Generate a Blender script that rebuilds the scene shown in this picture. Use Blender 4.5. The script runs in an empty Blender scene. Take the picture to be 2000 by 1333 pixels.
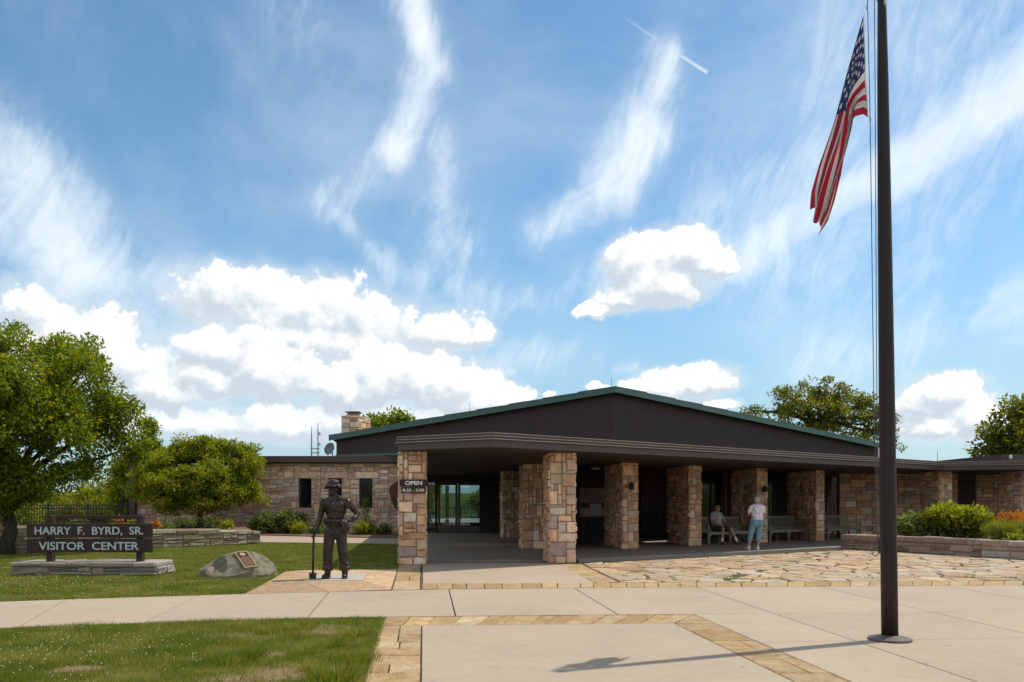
import bpy, bmesh, math, random
import numpy as np
from mathutils import Vector, Matrix
R = math.radians
rng = random.Random(7)
npr = np.random.RandomState(11)
SC = bpy.context.scene
COL = SC.collection

# ------------------------------------------------------------------ camera
F, HOR, EYE = 1500.0, 985.0, 1.45          # survey constants of the photograph: focal length in its pixels, horizon row, eye height
cd = bpy.data.cameras.new('camera')
cam = bpy.data.objects.new('camera', cd); COL.objects.link(cam)
cam.location = (0, 0, EYE); cam.rotation_euler = (R(90), 0, 0)
cd.sensor_width = 36; cd.lens = 36 * F / 2000
cd.shift_y = (HOR - 666.5) / 2000
cd.clip_start = .05; cd.clip_end = 6000
SC.camera = cam

# ------------------------------------------------------------------ sun and sky
SUN_AZ, SUN_EL = 66.6, 61.0                # degrees from +Y towards +X, degrees above the horizon
sl = bpy.data.lights.new('sun', 'SUN'); sl.energy = 2.15; sl.angle = R(.55); sl.color = (1, .93, .81)
so = bpy.data.objects.new('sun', sl); COL.objects.link(so)
sv = Vector((math.sin(R(SUN_AZ)) * math.cos(R(SUN_EL)), math.cos(R(SUN_AZ)) * math.cos(R(SUN_EL)), math.sin(R(SUN_EL))))
so.rotation_euler = sv.to_track_quat('Z', 'Y').to_euler(); so.location = (20, 10, 40)

world = bpy.data.worlds.new('World'); SC.world = world; world.use_nodes = True
WT = world.node_tree; WT.nodes.clear()
def wn(t, **k):
    n = WT.nodes.new(t)
    for a, b in k.items(): setattr(n, a, b)
    return n
def setin(sock, v):
    if isinstance(v, bpy.types.NodeSocket): sock.id_data.links.new(v, sock)
    elif v is not None: sock.default_value = v
def M(op, a, b=None, c=None, clamp=False):
    n = wn('ShaderNodeMath', operation=op, use_clamp=clamp)
    for i, v in enumerate((a, b, c)):
        if v is not None: setin(n.inputs[i], v)
    return n.outputs[0]
def V(op, a, b=None, out=0, scale=None):
    n = wn('ShaderNodeVectorMath', operation=op)
    setin(n.inputs[0], a)
    if b is not None: setin(n.inputs[1], b)
    if scale is not None: setin(n.inputs['Scale'], scale)
    return n.outputs[out]
def SM(x, a, b):
    n = wn('ShaderNodeMapRange', interpolation_type='SMOOTHSTEP')
    setin(n.inputs[0], x); n.inputs[1].default_value = a; n.inputs[2].default_value = b
    return n.outputs[0]
def comb(x, y, z):
    n = wn('ShaderNodeCombineXYZ')
    for i, v in enumerate((x, y, z)): setin(n.inputs[i], v)
    return n.outputs[0]
def noise(v, s, det=6, rough=.55, dist=0., col=False):
    n = wn('ShaderNodeTexNoise'); n.noise_dimensions = '3D'
    setin(n.inputs['Vector'], v); n.inputs['Scale'].default_value = s; n.inputs['Detail'].default_value = det
    n.inputs['Roughness'].default_value = rough; n.inputs['Distortion'].default_value = dist
    return n.outputs['Color' if col else 'Fac']
def mixc(f, a, b):
    n = wn('ShaderNodeMix', data_type='RGBA'); setin(n.inputs[0], f); setin(n.inputs[6], a); setin(n.inputs[7], b)
    return n.outputs[2]
tc = wn('ShaderNodeTexCoord'); D = tc.outputs['Generated']
sx = wn('ShaderNodeSeparateXYZ'); setin(sx.inputs[0], D)
dx, dy, dz = sx.outputs
az = M('ARCTAN2', dx, dy); el = M('ARCSINE', dz)
AE0 = comb(az, el, 0.)
def ang(u, v):                              # direction of a cloud as azimuth and elevation
    a = math.atan2(u - 1000, F); return (a, math.atan((HOR - v) / F * math.cos(a)), 0.)
def angr(u, v, ru, rv): return (ru / F * math.cos(ang(u, v)[0]) ** 2, rv / F * math.cos(ang(u, v)[0]), 1.)
warp = V('SCALE', V('SUBTRACT', noise(D, 5.5, 4, .55, col=True), (.5, .5, .5)), scale=.075)
AEW = V('ADD', AE0, warp)
def billow(v):                              # rounded heads of cumulus
    n = wn('ShaderNodeTexVoronoi'); setin(n.inputs['Vector'], V('ADD', v, V('SCALE', noise(v, 30., 3, .5, col=True), scale=.022))); n.normalize = True; n.inputs['Scale'].default_value = 17.; n.inputs['Detail'].default_value = 3.; n.inputs['Roughness'].default_value = .55; n.inputs['Lacunarity'].default_value = 2.3
    return M('SUBTRACT', 1.0, M('MULTIPLY', n.outputs['Distance'], 1.25))
fb = M('ADD', M('MULTIPLY', billow(D), .55), M('MULTIPLY', noise(D, 13., 9, .6, .25), .45))
Dup = V('ADD', D, (.010, .003, .018))
fb_up = M('ADD', M('MULTIPLY', billow(Dup), .55), M('MULTIPLY', noise(Dup, 13., 9, .6, .25), .45))
fine = noise(D, 42., 6, .6)
# cumulus: banks of puffy heads, the farther ones behind; each is bright on top and grey at its base
BANKS = [
 [(420,828,140,28),(560,832,160,32),(720,825,140,30),(860,822,100,24),(280,835,90,22)],
 [(60,600,80,45),(150,650,120,58),(230,705,110,56),(310,755,95,40),(80,700,110,60),
  (1285,540,90,44),(1240,512,62,40),(1320,492,72,40),(1385,514,58,28),(1290,556,82,34),(1215,582,52,26),(1165,606,36,12),(1428,525,20,8),
  (1300,752,60,30),(1372,742,66,26),(1400,791,40,12),(1170,755,20,8),(1075,771,15,6),(1250,762,40,18),
  (1845,768,72,34),(1890,806,68,32),(1790,792,68,32),(1830,832,105,28)],
 [(425,578,88,48),(535,602,105,56),(640,612,108,60),(745,632,105,48),(845,644,95,34),(912,657,50,20),(600,665,200,36)],
 [(440,684,86,38),(505,722,78,42),(400,735,60,34),(575,742,76,36),(765,735,105,46),(865,750,100,44),(935,780,80,32),(685,768,84,36),(990,787,34,12)],
]
def field(p, cs):
    acc = None
    for c in cs:
        q = V('MULTIPLY', V('SUBTRACT', p, ang(*c[:2])), tuple(1 / x for x in angr(*c)))
        f = M('SUBTRACT', 1., V('DOT_PRODUCT', q, q, out=1))
        acc = f if acc is None else M('SMOOTH_MAX', acc, f, .35)
    return M('MAXIMUM', acc, -3.)
warp2 = V('SCALE', V('SUBTRACT', noise(D, 24., 6, .6, col=True), (.5, .5, .5)), scale=.034)
pc = V('ADD', AE0, warp2); pcu = V('ADD', pc, (.006, .016, 0.))
# beyond the picture the same weather goes on: loose cumulus low in the sky all round
side = SM(M('ABSOLUTE', az), .62, .80)
low = M('MULTIPLY', SM(el, .0, .06), M('SUBTRACT', 1., SM(el, .45, .80)))
gen = M('MULTIPLY', M('SUBTRACT', M('MULTIPLY', noise(D, 3.3, 3, .5), low), .36), 7.)
rough_ = M('ADD', M('MULTIPLY', M('SUBTRACT', fb, .52), 6.8), M('MULTIPLY', M('SUBTRACT', fine, .5), 1.5))
relief = M('MULTIPLY', M('SUBTRACT', fb, fb_up), 3.2)
tex = M('MULTIPLY', M('SUBTRACT', fine, .5), .30)
def bank(cs, first=False):
    f = field(pc, cs); fu = field(pcu, cs)
    slope = M('MULTIPLY', M('SUBTRACT', fu, f), 1.05)                     # falls towards the top of a head, rises towards its base
    if first: f = M('MAXIMUM', f, M('ADD', M('MULTIPLY', gen, side), M('MULTIPLY', M('SUBTRACT', side, 1.), 3.)))
    d = M('ADD', f, rough_)
    sh = M('ADD', M('SUBTRACT', M('ADD', .50, M('ADD', relief, tex)), M('MAXIMUM', M('MINIMUM', slope, .55), -.5)), 0.)
    soft_ = M('MULTIPLY', SM(M('ADD', f, M('MULTIPLY', M('SUBTRACT', fb, .5), 2.4)), -1.3, .7), .72)
    return SM(d, -.05, .50), SM(sh, .06, 1.16), soft_
BANKS = [[(u, v, ru * 1.03, rv * (1.16 if i > 1 else 1.06)) for u, v, ru, rv in c] for i, c in enumerate(BANKS)]
BK = [bank(c, i == 1) for i, c in enumerate(BANKS)]
# cirrus: streaks drawn out along their own direction
rel = V('SUBTRACT', AEW, ang(880, 1250))
rs = wn('ShaderNodeSeparateXYZ'); setin(rs.inputs[0], rel)
pol = comb(M('MULTIPLY', M('ARCTAN2', rs.outputs[0], rs.outputs[1]), 3.6), M('MULTIPLY', V('LENGTH', rel, out=1), 2.6), 0.)
ws = wn('ShaderNodeSeparateXYZ'); setin(ws.inputs[0], AEW)
along = M('ADD', M('MULTIPLY', ws.outputs[0], .42), M('MULTIPLY', ws.outputs[1], .91)); across = M('SUBTRACT', M('MULTIPLY', ws.outputs[0], .91), M('MULTIPLY', ws.outputs[1], .42))
fib = noise(comb(M('MULTIPLY', across, 26.), M('MULTIPLY', along, 7.), 0.), 1., 10, .66, 1.3)
wis = M('ADD', M('ADD', M('MULTIPLY', fib, .46), M('MULTIPLY', noise(D, 8., 9, .64, .8), .34)), M('MULTIPLY', noise(pol, 3.2, 9, .62, 1.1), .2))
STR = [((800,-60),(835,130),55,1.0),((835,120),(770,300),48,.9),((770,300),(640,420),55,.45),((855,280),(870,430),38,.6),((870,420),(890,540),90,.5),
       ((640,415),(760,510),30,.55),((760,510),(1030,610),50,.55),((1300,100),(1265,230),50,.9),((1265,230),(1190,350),68,1.0),((1190,350),(1050,470),48,.75),
       ((1430,505),(1740,330),48,1.0),((1740,330),(2060,100),75,1.1),((1500,430),(2100,160),190,.62),((1700,130),(2050,-20),170,.5),((1760,655),(2000,560),28,.5),((1600,700),(2100,600),110,.5),
       ((20,330),(140,520),105,.95),((100,540),(330,560),75,.55),((1060,600),(1170,530),45,.55),((950,720),(1160,690),50,.5),((1860,40),(2100,-60),200,.45),
       ((560,-40),(640,180),120,.28),((1700,560),(2080,420),90,.3),((1210,715),(1250,700),18,.6),((200,620),(380,700),110,.5)]
ci = None
for (a, b, w, s) in STR:
    A, B = Vector(ang(*a)), Vector(ang(*b)); ba = B - A
    pa = V('SUBTRACT', AEW, tuple(A))
    h = M('MULTIPLY', V('DOT_PRODUCT', pa, tuple(ba / ba.length_squared), out=1), 1., clamp=True)
    d = V('LENGTH', V('SUBTRACT', pa, V('SCALE', tuple(ba), scale=h)), out=1)
    g = M('MULTIPLY', M('SUBTRACT', 1., SM(d, 0., w / F * 1.5)), s)
    ci = g if ci is None else M('MAXIMUM', ci, g)
genci = M('MULTIPLY', SM(noise(V('MULTIPLY', D, (1., 1., 2.2)), 2.1, 5, .6, .5), .38, .66), M('MULTIPLY', side, .95))
ci = M('MAXIMUM', ci, genci)
ci0 = ci
ci = M('MULTIPLY', SM(M('ADD', M('MULTIPLY', ci, 1.0), M('MULTIPLY', M('SUBTRACT', wis, .5), 2.4)), .08, 1.28), SM(ci, .0, .35))
ci = M('MAXIMUM', M('MULTIPLY', ci, .88), M('MULTIPLY', M('MULTIPLY', ci0, .42), SM(wis, .30, .62)))
veil = M('MULTIPLY', SM(noise(V('MULTIPLY', D, (1., 1., 1.6)), 2.4, 6, .6, .6), .40, .72), .20)
# a contrail
A, B = Vector(ang(1185, 8)), Vector(ang(1380, 141)); ba = B - A
pa = V('SUBTRACT', AE0, tuple(A)); h = M('MULTIPLY', V('DOT_PRODUCT', pa, tuple(ba / ba.length_squared), out=1), 1., clamp=True)
d = V('LENGTH', V('SUBTRACT', pa, V('SCALE', tuple(ba), scale=h)), out=1)
trail = M('MULTIPLY', M('MULTIPLY', M('SUBTRACT', 1., SM(d, 0., .0035)), SM(h, .0, .9)), M('ADD', .25, M('MULTIPLY', noise(D, 60., 2), .7)))
ci = M('MAXIMUM', M('ADD', M('MULTIPLY', ci, .95), veil), trail)
horiz = M('MULTIPLY', M('SUBTRACT', 1., SM(el, -.02, .36)), .80)
ci = M('MULTIPLY', ci, .97, clamp=True)
sky = wn('ShaderNodeTexSky', sky_type='NISHITA'); sky.sun_disc = False
sky.sun_elevation = R(SUN_EL); sky.sun_rotation = R(SUN_AZ); sky.altitude = 1000; sky.air_density = 1.0; sky.dust_density = .6; sky.ozone_density = 1.6
SKY_S = .15
skyc = wn('ShaderNodeHueSaturation'); setin(skyc.inputs['Color'], sky.outputs[0]); skyc.inputs['Saturation'].default_value = 1.06; skyc.inputs['Value'].default_value = .66
k = 1 / SKY_S
mg = wn('ShaderNodeMix', data_type='RGBA', blend_type='MULTIPLY'); mg.inputs[0].default_value = 1.; setin(mg.inputs[6], skyc.outputs[0]); mg.inputs[7].default_value = (.82, 1.0, .94, 1); skyg = mg.outputs[2]
c0 = mixc(horiz, skyg, (.23 * k, .305 * k, .36 * k, 1))
c1 = mixc(ci, c0, (.55 * k, .595 * k, .625 * k, 1))
c2 = c1
for i, (al, sh, so_) in enumerate(BK):
    c2 = mixc(so_, c2, (.42 * k, .475 * k, .52 * k, 1))
    c2 = mixc(M('MULTIPLY', al, .70) if i == 0 else al, c2, mixc(sh, (.355 * k, .405 * k, .45 * k, 1), (.66 * k, .655 * k, .64 * k, 1)))
bg = wn('ShaderNodeBackground'); setin(bg.inputs[0], c2); bg.inputs[1].default_value = SKY_S
wo = wn('ShaderNodeOutputWorld'); setin(wo.inputs[0], bg.outputs[0])
world.cycles.sampling_method = 'MANUAL'; world.cycles.sample_map_resolution = 512

SC.view_settings.view_transform = 'Standard'; SC.view_settings.look = 'None'
SC.view_settings.gamma = 1; SC.view_settings.use_curve_mapping = False
SC.view_settings.exposure = 0.82
SC.render.engine = 'CYCLES'
SC.cycles.max_bounces = 7; SC.cycles.diffuse_bounces = 4; SC.cycles.transparent_max_bounces = 12
SC.cycles.use_denoising = True

# ------------------------------------------------------------------ survey helpers
def gp(u, v, z=0.):                         # the point of level z seen at row v, column u of the photograph
    Y = F * (EYE - z) / (v - HOR); return Vector(((u - 1000) / F * Y, Y, z))
def at(u, v, Y): return Vector(((u - 1000) / F * Y, Y, EYE + (HOR - v) / F * Y))
def vz(v, Y): return EYE + (HOR - v) / F * Y
def ux(u, Y): return (u - 1000) / F * Y

# ------------------------------------------------------------------ object helpers
def root_of(o):
    p = Vector((0, 0, 0))
    while o is not None: p += o.location; o = o.parent
    return p
def tag(o, label=None, cat=None, group=None, kind=None):
    if label: o['label'] = label
    if cat: o['category'] = cat
    if group: o['group'] = group
    if kind: o['kind'] = kind
    return o
def thing(name, label, cat, loc=(0, 0, 0), group=None):
    o = bpy.data.objects.new(name, None); COL.objects.link(o); o.location = loc; o.empty_display_size = .2
    return tag(o, label, cat, group)
def link(name, me, mat, parent=None, kind=None):
    o = bpy.data.objects.new(name, me); COL.objects.link(o)
    if mat is not None and not me.materials: me.materials.append(mat)
    if parent is not None: o.parent = parent
    if kind: o['kind'] = kind
    return o
def obj(name, vf, mat, parent=None, kind=None, smooth=False, local=False):
    v, f = vf
    me = bpy.data.meshes.new(name)
    off = Vector((0, 0, 0)) if (parent is None or local) else root_of(parent)
    me.from_pydata([(a[0] - off.x, a[1] - off.y, a[2] - off.z) for a in v], [], f)
    if smooth: me.polygons.foreach_set('use_smooth', [True] * len(me.polygons))
    return link(name, me, mat, parent, kind)
def merge(*parts):
    v, f = [], []
    for a, b in parts:
        n = len(v); v += list(a); f += [tuple(i + n for i in q) for q in b]
    return v, f
def npmesh(name, verts, n_per, mat, parent=None, kind=None, tri=None):   # verts (N, n_per, 3): N separate faces
    N = verts.shape[0]
    off = np.array(root_of(parent)) if parent is not None else np.zeros(3)
    me = bpy.data.meshes.new(name)
    me.vertices.add(N * n_per); me.vertices.foreach_set('co', (verts.reshape(-1, 3) - off).astype(np.float32).ravel())
    me.loops.add(N * n_per); me.loops.foreach_set('vertex_index', np.arange(N * n_per, dtype=np.int32))
    me.polygons.add(N); me.polygons.foreach_set('loop_start', np.arange(0, N * n_per, n_per, dtype=np.int32))
    me.polygons.foreach_set('loop_total', np.full(N, n_per, dtype=np.int32))
    me.update(calc_edges=True)
    return link(name, me, mat, parent, kind)
# ---- shapes (all return verts, faces in world coordinates)
def bbox(c, s, rz=0., bev=.01, jit=0., r=rng, rx=0.):      # bevelled box
    hx, hy, hz = s[0] / 2, s[1] / 2, s[2] / 2
    bev = min(bev, hx * .45, hy * .45, hz * .45)
    v, idx = [], {}
    for X in (-1, 1):
        for Y in (-1, 1):
            for Z in (-1, 1):
                j = [r.uniform(-jit, jit) for _ in range(3)]
                for ax in range(3):
                    p = [X * hx, Y * hy, Z * hz]
                    for k in range(3):
                        if k != ax: p[k] -= (X, Y, Z)[k] * bev
                    idx[(X, Y, Z, ax)] = len(v); v.append([p[k] + j[k] for k in range(3)])
    f = []
    S = (-1, 1)
    for ax in range(3):
        o1, o2 = [(1, 2), (2, 0), (0, 1)][ax]
        for s1 in S:
            q = []
            for a, b in ((-1, -1), (1, -1), (1, 1), (-1, 1)):
                k = [0, 0, 0]; k[ax] = s1; k[o1] = a; k[o2] = b; q.append(idx[(*k, ax)])
            f.append(tuple(q if s1 > 0 else q[::-1]))
        for a in S:                         # edges along ax
            for b in S:
                k1, k2 = [0, 0, 0], [0, 0, 0]
                k1[ax] = -1; k2[ax] = 1
                for k in (k1, k2): k[o1] = a; k[o2] = b
                q = [idx[(*k1, o1)], idx[(*k2, o1)], idx[(*k2, o2)], idx[(*k1, o2)]]
                f.append(tuple(q if a * b > 0 else q[::-1]))
    for X in S:
        for Y in S:
            for Z in S:
                q = [idx[(X, Y, Z, k)] for k in range(3)]
                f.append(tuple(q if X * Y * Z > 0 else q[::-1]))
    m = Matrix.Translation(c) @ Matrix.Rotation(rz, 4, 'Z') @ Matrix.Rotation(rx, 4, 'X')
    return [tuple(m @ Vector(p)) for p in v], f
def prism(poly, z0, z1, bev=0.):             # plan polygon (counter-clockwise) between two levels
    n = len(poly); P = [Vector((p[0], p[1])) for p in poly]
    if sum(P[i].x * P[(i + 1) % n].y - P[(i + 1) % n].x * P[i].y for i in range(n)) < 0: P = P[::-1]
    v = [(p.x, p.y, z0) for p in P] + [(p.x, p.y, z1 - bev) for p in P]
    f = [tuple(range(n - 1, -1, -1))] + [(i, (i + 1) % n, n + (i + 1) % n, n + i) for i in range(n)]
    if bev > 0:
        Q = inset(P, bev); v += [(p.x, p.y, z1) for p in Q]
        f += [(n + i, n + (i + 1) % n, 2 * n + (i + 1) % n, 2 * n + i) for i in range(n)] + [tuple(range(2 * n, 3 * n))]
    else: f.append(tuple(range(n, 2 * n)))
    return v, f
def inset(P, d):
    P = [Vector((p[0], p[1])) for p in P]; n = len(P)
    if sum(P[i].x * P[(i + 1) % n].y - P[(i + 1) % n].x * P[i].y for i in range(n)) < 0: P = P[::-1]
    out = []
    for i in range(n):
        a, b, c = P[i - 1], P[i], P[(i + 1) % n]
        e1 = (b - a).normalized(); e2 = (c - b).normalized()
        n1 = Vector((-e1.y, e1.x)); n2 = Vector((-e2.y, e2.x))
        k = 1 + n1.dot(n2)
        out.append(b + (n1 + n2) * (d / max(k, .35)))
    return out
def box_lines(P, u, n, W, z0, z1, t):        # upright slab: starts at P, runs W along u, thickness t behind (against n)
    P, u, n = Vector(P), Vector(u), Vector(n)
    a = P; b = P + u * W
    return prism([a, b, b - n * t, a - n * t], z0, z1)
def tube(pts, rad, seg=8, cap=True):
    pts = [Vector(p) for p in pts]; N = len(pts)
    if not hasattr(rad, '__len__'): rad = [rad] * N
    v, f = [], []
    side = None
    for i, p in enumerate(pts):
        t = (pts[min(i + 1, N - 1)] - pts[max(i - 1, 0)]).normalized()
        if side is None:
            side = t.cross(Vector((0, 0, 1)) if abs(t.z) < .9 else Vector((1, 0, 0))).normalized()
        else: side = (side - t * side.dot(t)).normalized()
        s2 = t.cross(side)
        for k in range(seg):
            a = 2 * math.pi * k / seg
            v.append(tuple(p + (side * math.cos(a) + s2 * math.sin(a)) * rad[i]))
    for i in range(N - 1):
        for k in range(seg):
            a, b = i * seg + k, i * seg + (k + 1) % seg
            f.append((a, b, b + seg, a + seg))
    if cap:
        f.append(tuple(range(seg - 1, -1, -1))); f.append(tuple((N - 1) * seg + k for k in range(seg)))
    return v, f
def lathe(c, prof, seg=24):                  # prof: (radius, z) from bottom to top
    v, f = [], []
    for r, z in prof:
        for k in range(seg):
            a = 2 * math.pi * k / seg; v.append((c[0] + r * math.cos(a), c[1] + r * math.sin(a), c[2] + z))
    for i in range(len(prof) - 1):
        for k in range(seg):
            a, b = i * seg + k, i * seg + (k + 1) % seg; f.append((a, b, b + seg, a + seg))
    f.append(tuple(range(seg - 1, -1, -1))); f.append(tuple((len(prof) - 1) * seg + k for k in range(seg)))
    return v, f
def extrude_outline(pts, P, u, n, t):        # an outline (x, z) in the upright plane at P with direction u, thickness t
    P, u, n = Vector(P), Vector(u), Vector(n); N = len(pts)
    a = [tuple(P + u * x + Vector((0, 0, z))) for x, z in pts]
    b = [tuple(P + u * x + Vector((0, 0, z)) - n * t) for x, z in pts]
    f = [tuple(range(N)), tuple(range(2 * N - 1, N - 1, -1))] + [(i, i + N, (i + 1) % N + N, (i + 1) % N) for i in range(N)]
    return a + b, f
# ---- stonework
def ashlar(W, H, mw, mh, ws, hs, r):
    nx, nz = max(1, round(W / mw)), max(1, round(H / mh))
    xl = [i * W / nx for i in range(nx + 1)]; zl = [j * H / nz for j in range(nz + 1)]
    for i in range(1, nx): xl[i] += r.uniform(-.22, .22) * W / nx
    for j in range(1, nz): zl[j] += r.uniform(-.22, .22) * H / nz
    occ = [[False] * nx for _ in range(nz)]; out = []
    for j in range(nz):
        for i in range(nx):
            if occ[j][i]: continue
            h = min(r.choice(hs), nz - j); w = min(r.choice(ws), nx - i)
            k = 0
            while k < w and not occ[j][i + k]: k += 1
            w = k
            if nx - i - w == 1 and not occ[j][nx - 1] and r.random() < .8: w += 1
            for b in range(h):
                for a in range(w): occ[j + b][i + a] = True
            out.append((xl[i], xl[i + w], zl[j], zl[j + h]))
    return out
def cut(rects, win):
    out = []
    for (a, b, c, d) in rects:
        todo = [(a, b, c, d)]
        for (p, q, s, t) in win:
            nxt = []
            for (x0, x1, z0, z1) in todo:
                if x1 <= p or x0 >= q or z1 <= s or z0 >= t: nxt.append((x0, x1, z0, z1)); continue
                if x0 < p: nxt.append((x0, p, z0, z1))
                if x1 > q: nxt.append((q, x1, z0, z1))
                if z0 < s: nxt.append((max(x0, p), min(x1, q), z0, s))
                if z1 > t: nxt.append((max(x0, p), min(x1, q), t, z1))
            todo = nxt
        out += [k for k in todo if k[1] - k[0] > .04 and k[3] - k[2] > .03]
    return out
def stone_geo(P, u, n, rect, r, gap=.009, prot=.03, e=.016, rough=.013):
    x0, x1, z0, z1 = rect; P, u, n = Vector(P), Vector(u), Vector(n)
    x0 += gap; x1 -= gap; z0 += gap; z1 -= gap
    e = min(e, (x1 - x0) * .2, (z1 - z0) * .2)
    us = [x0, x0 + e, (x0 + x1) / 2 + r.uniform(-.15, .15) * (x1 - x0), x1 - e, x1]
    zs = [z0, z0 + e, (z0 + z1) / 2 + r.uniform(-.15, .15) * (z1 - z0), z1 - e, z1]
    pr = prot * r.uniform(.65, 1.25); v = []
    tx, tz = r.uniform(-.010, .010), r.uniform(-.010, .010)
    for j in range(5):
        for i in range(5):
            edge = i in (0, 4) or j in (0, 4)
            d = -.004 if edge else pr + r.uniform(-rough, rough) + tx * (i - 2) + tz * (j - 2)
            jx = r.uniform(-.008, .008); jz = r.uniform(-.008, .008)
            v.append(tuple(P + u * (us[i] + jx) + Vector((0, 0, zs[j] + jz)) + n * d))
    f = [(j * 5 + i, j * 5 + i + 1, j * 5 + i + 6, j * 5 + i + 5) for j in range(4) for i in range(4)]
    return v, f
def stones(P, u, n, rects, mat, parent, r, single=True, name='stone', **k):
    if single:
        for q in rects: obj(name, stone_geo(P, u, n, q, r, **k), mat, parent)
    elif rects:
        return obj(name + 'work', merge(*[stone_geo(P, u, n, q, r, **k) for q in rects]), mat, parent, kind='stuff')

# ------------------------------------------------------------------ materials
def newmat(name):
    m = bpy.data.materials.new(name); m.use_nodes = True; nt = m.node_tree; nt.nodes.clear()
    return m, nt
class NT:
    def __init__(s, nt): s.nt = nt
    def n(s, t, **k):
        x = s.nt.nodes.new(t)
        for a, b in k.items(): setattr(x, a, b)
        return x
    def m(s, op, a, b=None, clamp=False):
        x = s.n('ShaderNodeMath', operation=op, use_clamp=clamp)
        setin(x.inputs[0], a)
        if b is not None: setin(x.inputs[1], b)
        return x.outputs[0]
    def noise(s, v, sc, det=4, rough=.55, dist=0., col=False):
        x = s.n('ShaderNodeTexNoise'); setin(x.inputs['Vector'], v); x.inputs['Scale'].default_value = sc
        x.inputs['Detail'].default_value = det; x.inputs['Roughness'].default_value = rough; x.inputs['Distortion'].default_value = dist
        return x.outputs['Color' if col else 'Fac']
    def ramp(s, f, stops, interp='LINEAR'):
        x = s.n('ShaderNodeValToRGB'); cr = x.color_ramp; cr.interpolation = interp
        while len(cr.elements) < len(stops): cr.elements.new(.5)
        for e, (p, c) in zip(cr.elements, stops): e.position = p; e.color = (*c, 1)
        setin(x.inputs[0], f); return x.outputs[0]
    def mix(s, f, a, b, blend='MIX'):
        x = s.n('ShaderNodeMix', data_type='RGBA', blend_type=blend); setin(x.inputs[0], f)
        setin(x.inputs[6], a if not isinstance(a, tuple) or len(a) == 4 else (*a, 1)); setin(x.inputs[7], b if not isinstance(b, tuple) or len(b) == 4 else (*b, 1))
        return x.outputs[2]
    def hsv(s, c, h=.5, sa=1., v=1.):
        x = s.n('ShaderNodeHueSaturation'); setin(x.inputs['Color'], c); setin(x.inputs['Hue'], h); setin(x.inputs['Saturation'], sa); setin(x.inputs['Value'], v)
        return x.outputs[0]
    def bump(s, h, st, d=.01):
        x = s.n('ShaderNodeBump'); setin(x.inputs['Height'], h); x.inputs['Strength'].default_value = st; x.inputs['Distance'].default_value = d
        return x.outputs[0]
    def pos(s):
        return s.n('ShaderNodeNewGeometry').outputs['Position']
    def rand(s):                            # a number of its own for every object and every separate piece
        a = s.n('ShaderNodeObjectInfo').outputs['Random']; b = s.n('ShaderNodeNewGeometry').outputs['Random Per Island']
        return s.m('FRACT', s.m('ADD', s.m('MULTIPLY', a, 7.31), b))
    def out(s, sh):
        x = s.n('ShaderNodeOutputMaterial'); setin(x.inputs[0], sh)
    def pbsdf(s, col, rough=.8, normal=None, metal=0., spec=.5):
        x = s.n('ShaderNodeBsdfPrincipled')
        setin(x.inputs['Base Color'], col if not isinstance(col, tuple) or len(col) == 4 else (*col, 1)); setin(x.inputs['Roughness'], rough)
        x.inputs['Metallic'].default_value = metal; x.inputs['Specular IOR Level'].default_value = spec
        if normal is not None: setin(x.inputs['Normal'], normal)
        return x.outputs[0]
def simple(name, col, rough=.7, metal=0., spec=.5, nscale=6., namt=.25, bump=.15, bscale=60., bd=.004):
    m, nt = newmat(name); t = NT(nt); p = t.pos()
    f = t.noise(p, nscale, 5); c = t.mix(f, tuple(x * (1 - namt) for x in col), tuple(min(1, x * (1 + namt)) for x in col))
    t.out(t.pbsdf(c, rough, t.bump(t.noise(p, bscale, 3), bump, bd), metal, spec)); return m
def stone_mat(name, stops, sat=1., val=1., bsc=22., stain=.35, vr=.46):
    m, nt = newmat(name); t = NT(nt); p = t.pos(); r = t.rand()
    base = t.ramp(r, stops, 'CONSTANT')
    n1 = t.noise(p, 5.5, 6, .6, .6); n2 = t.noise(p, 38., 5, .65); n3 = t.noise(p, 2.3, 4, .6)
    c = t.mix(t.ramp(n1, [(.35, (0, 0, 0)), (.68, (1, 1, 1))]), base, t.hsv(base, .485, 1.25, .72))
    c = t.mix(t.m('MULTIPLY', t.ramp(n3, [(.55, (0, 0, 0)), (.72, (1, 1, 1))]), stain), c, (.30, .15, .08))
    c = t.mix(t.m('MULTIPLY', t.ramp(n2, [(.35, (0, 0, 0)), (.7, (1, 1, 1))]), .45), c, t.hsv(c, .5, .8, 1.5))
    c = t.hsv(c, .5, sat, t.m('MULTIPLY', val, t.m('ADD', 1 - vr * .52, t.m('MULTIPLY', t.m('FRACT', t.m('MULTIPLY', r, 13.7)), vr))))
    b = t.m('ADD', t.m('MULTIPLY', t.noise(p, bsc, 6, .65), 1.), t.m('MULTIPLY', n2, .4))
    t.out(t.pbsdf(c, .88, t.bump(b, 1., .028), 0, .25)); return m
WALLSTOPS = [(0, (.36, .25, .165)), (.13, (.40, .30, .21)), (.25, (.30, .20, .14)), (.36, (.42, .33, .245)), (.48, (.36, .215, .13)), (.58, (.33, .27, .22)),
             (.68, (.44, .35, .25)), (.78, (.37, .22, .17)), (.86, (.28, .225, .19)), (.93, (.40, .285, .18))]
M_WALL = stone_mat('wall_stone', WALLSTOPS, .94, 1.92, stain=.14)
PILSTOPS = [(0, (.40, .26, .16)), (.12, (.46, .33, .22)), (.24, (.40, .25, .165)), (.34, (.48, .36, .25)), (.46, (.44, .30, .20)), (.56, (.40, .32, .25)),
            (.66, (.48, .33, .20)), (.76, (.37, .25, .18)), (.84, (.44, .37, .30)), (.92, (.30, .23, .20))]
M_PIL = stone_mat('pillar_stone', PILSTOPS, 1.04, 1.70, stain=.40)
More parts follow.
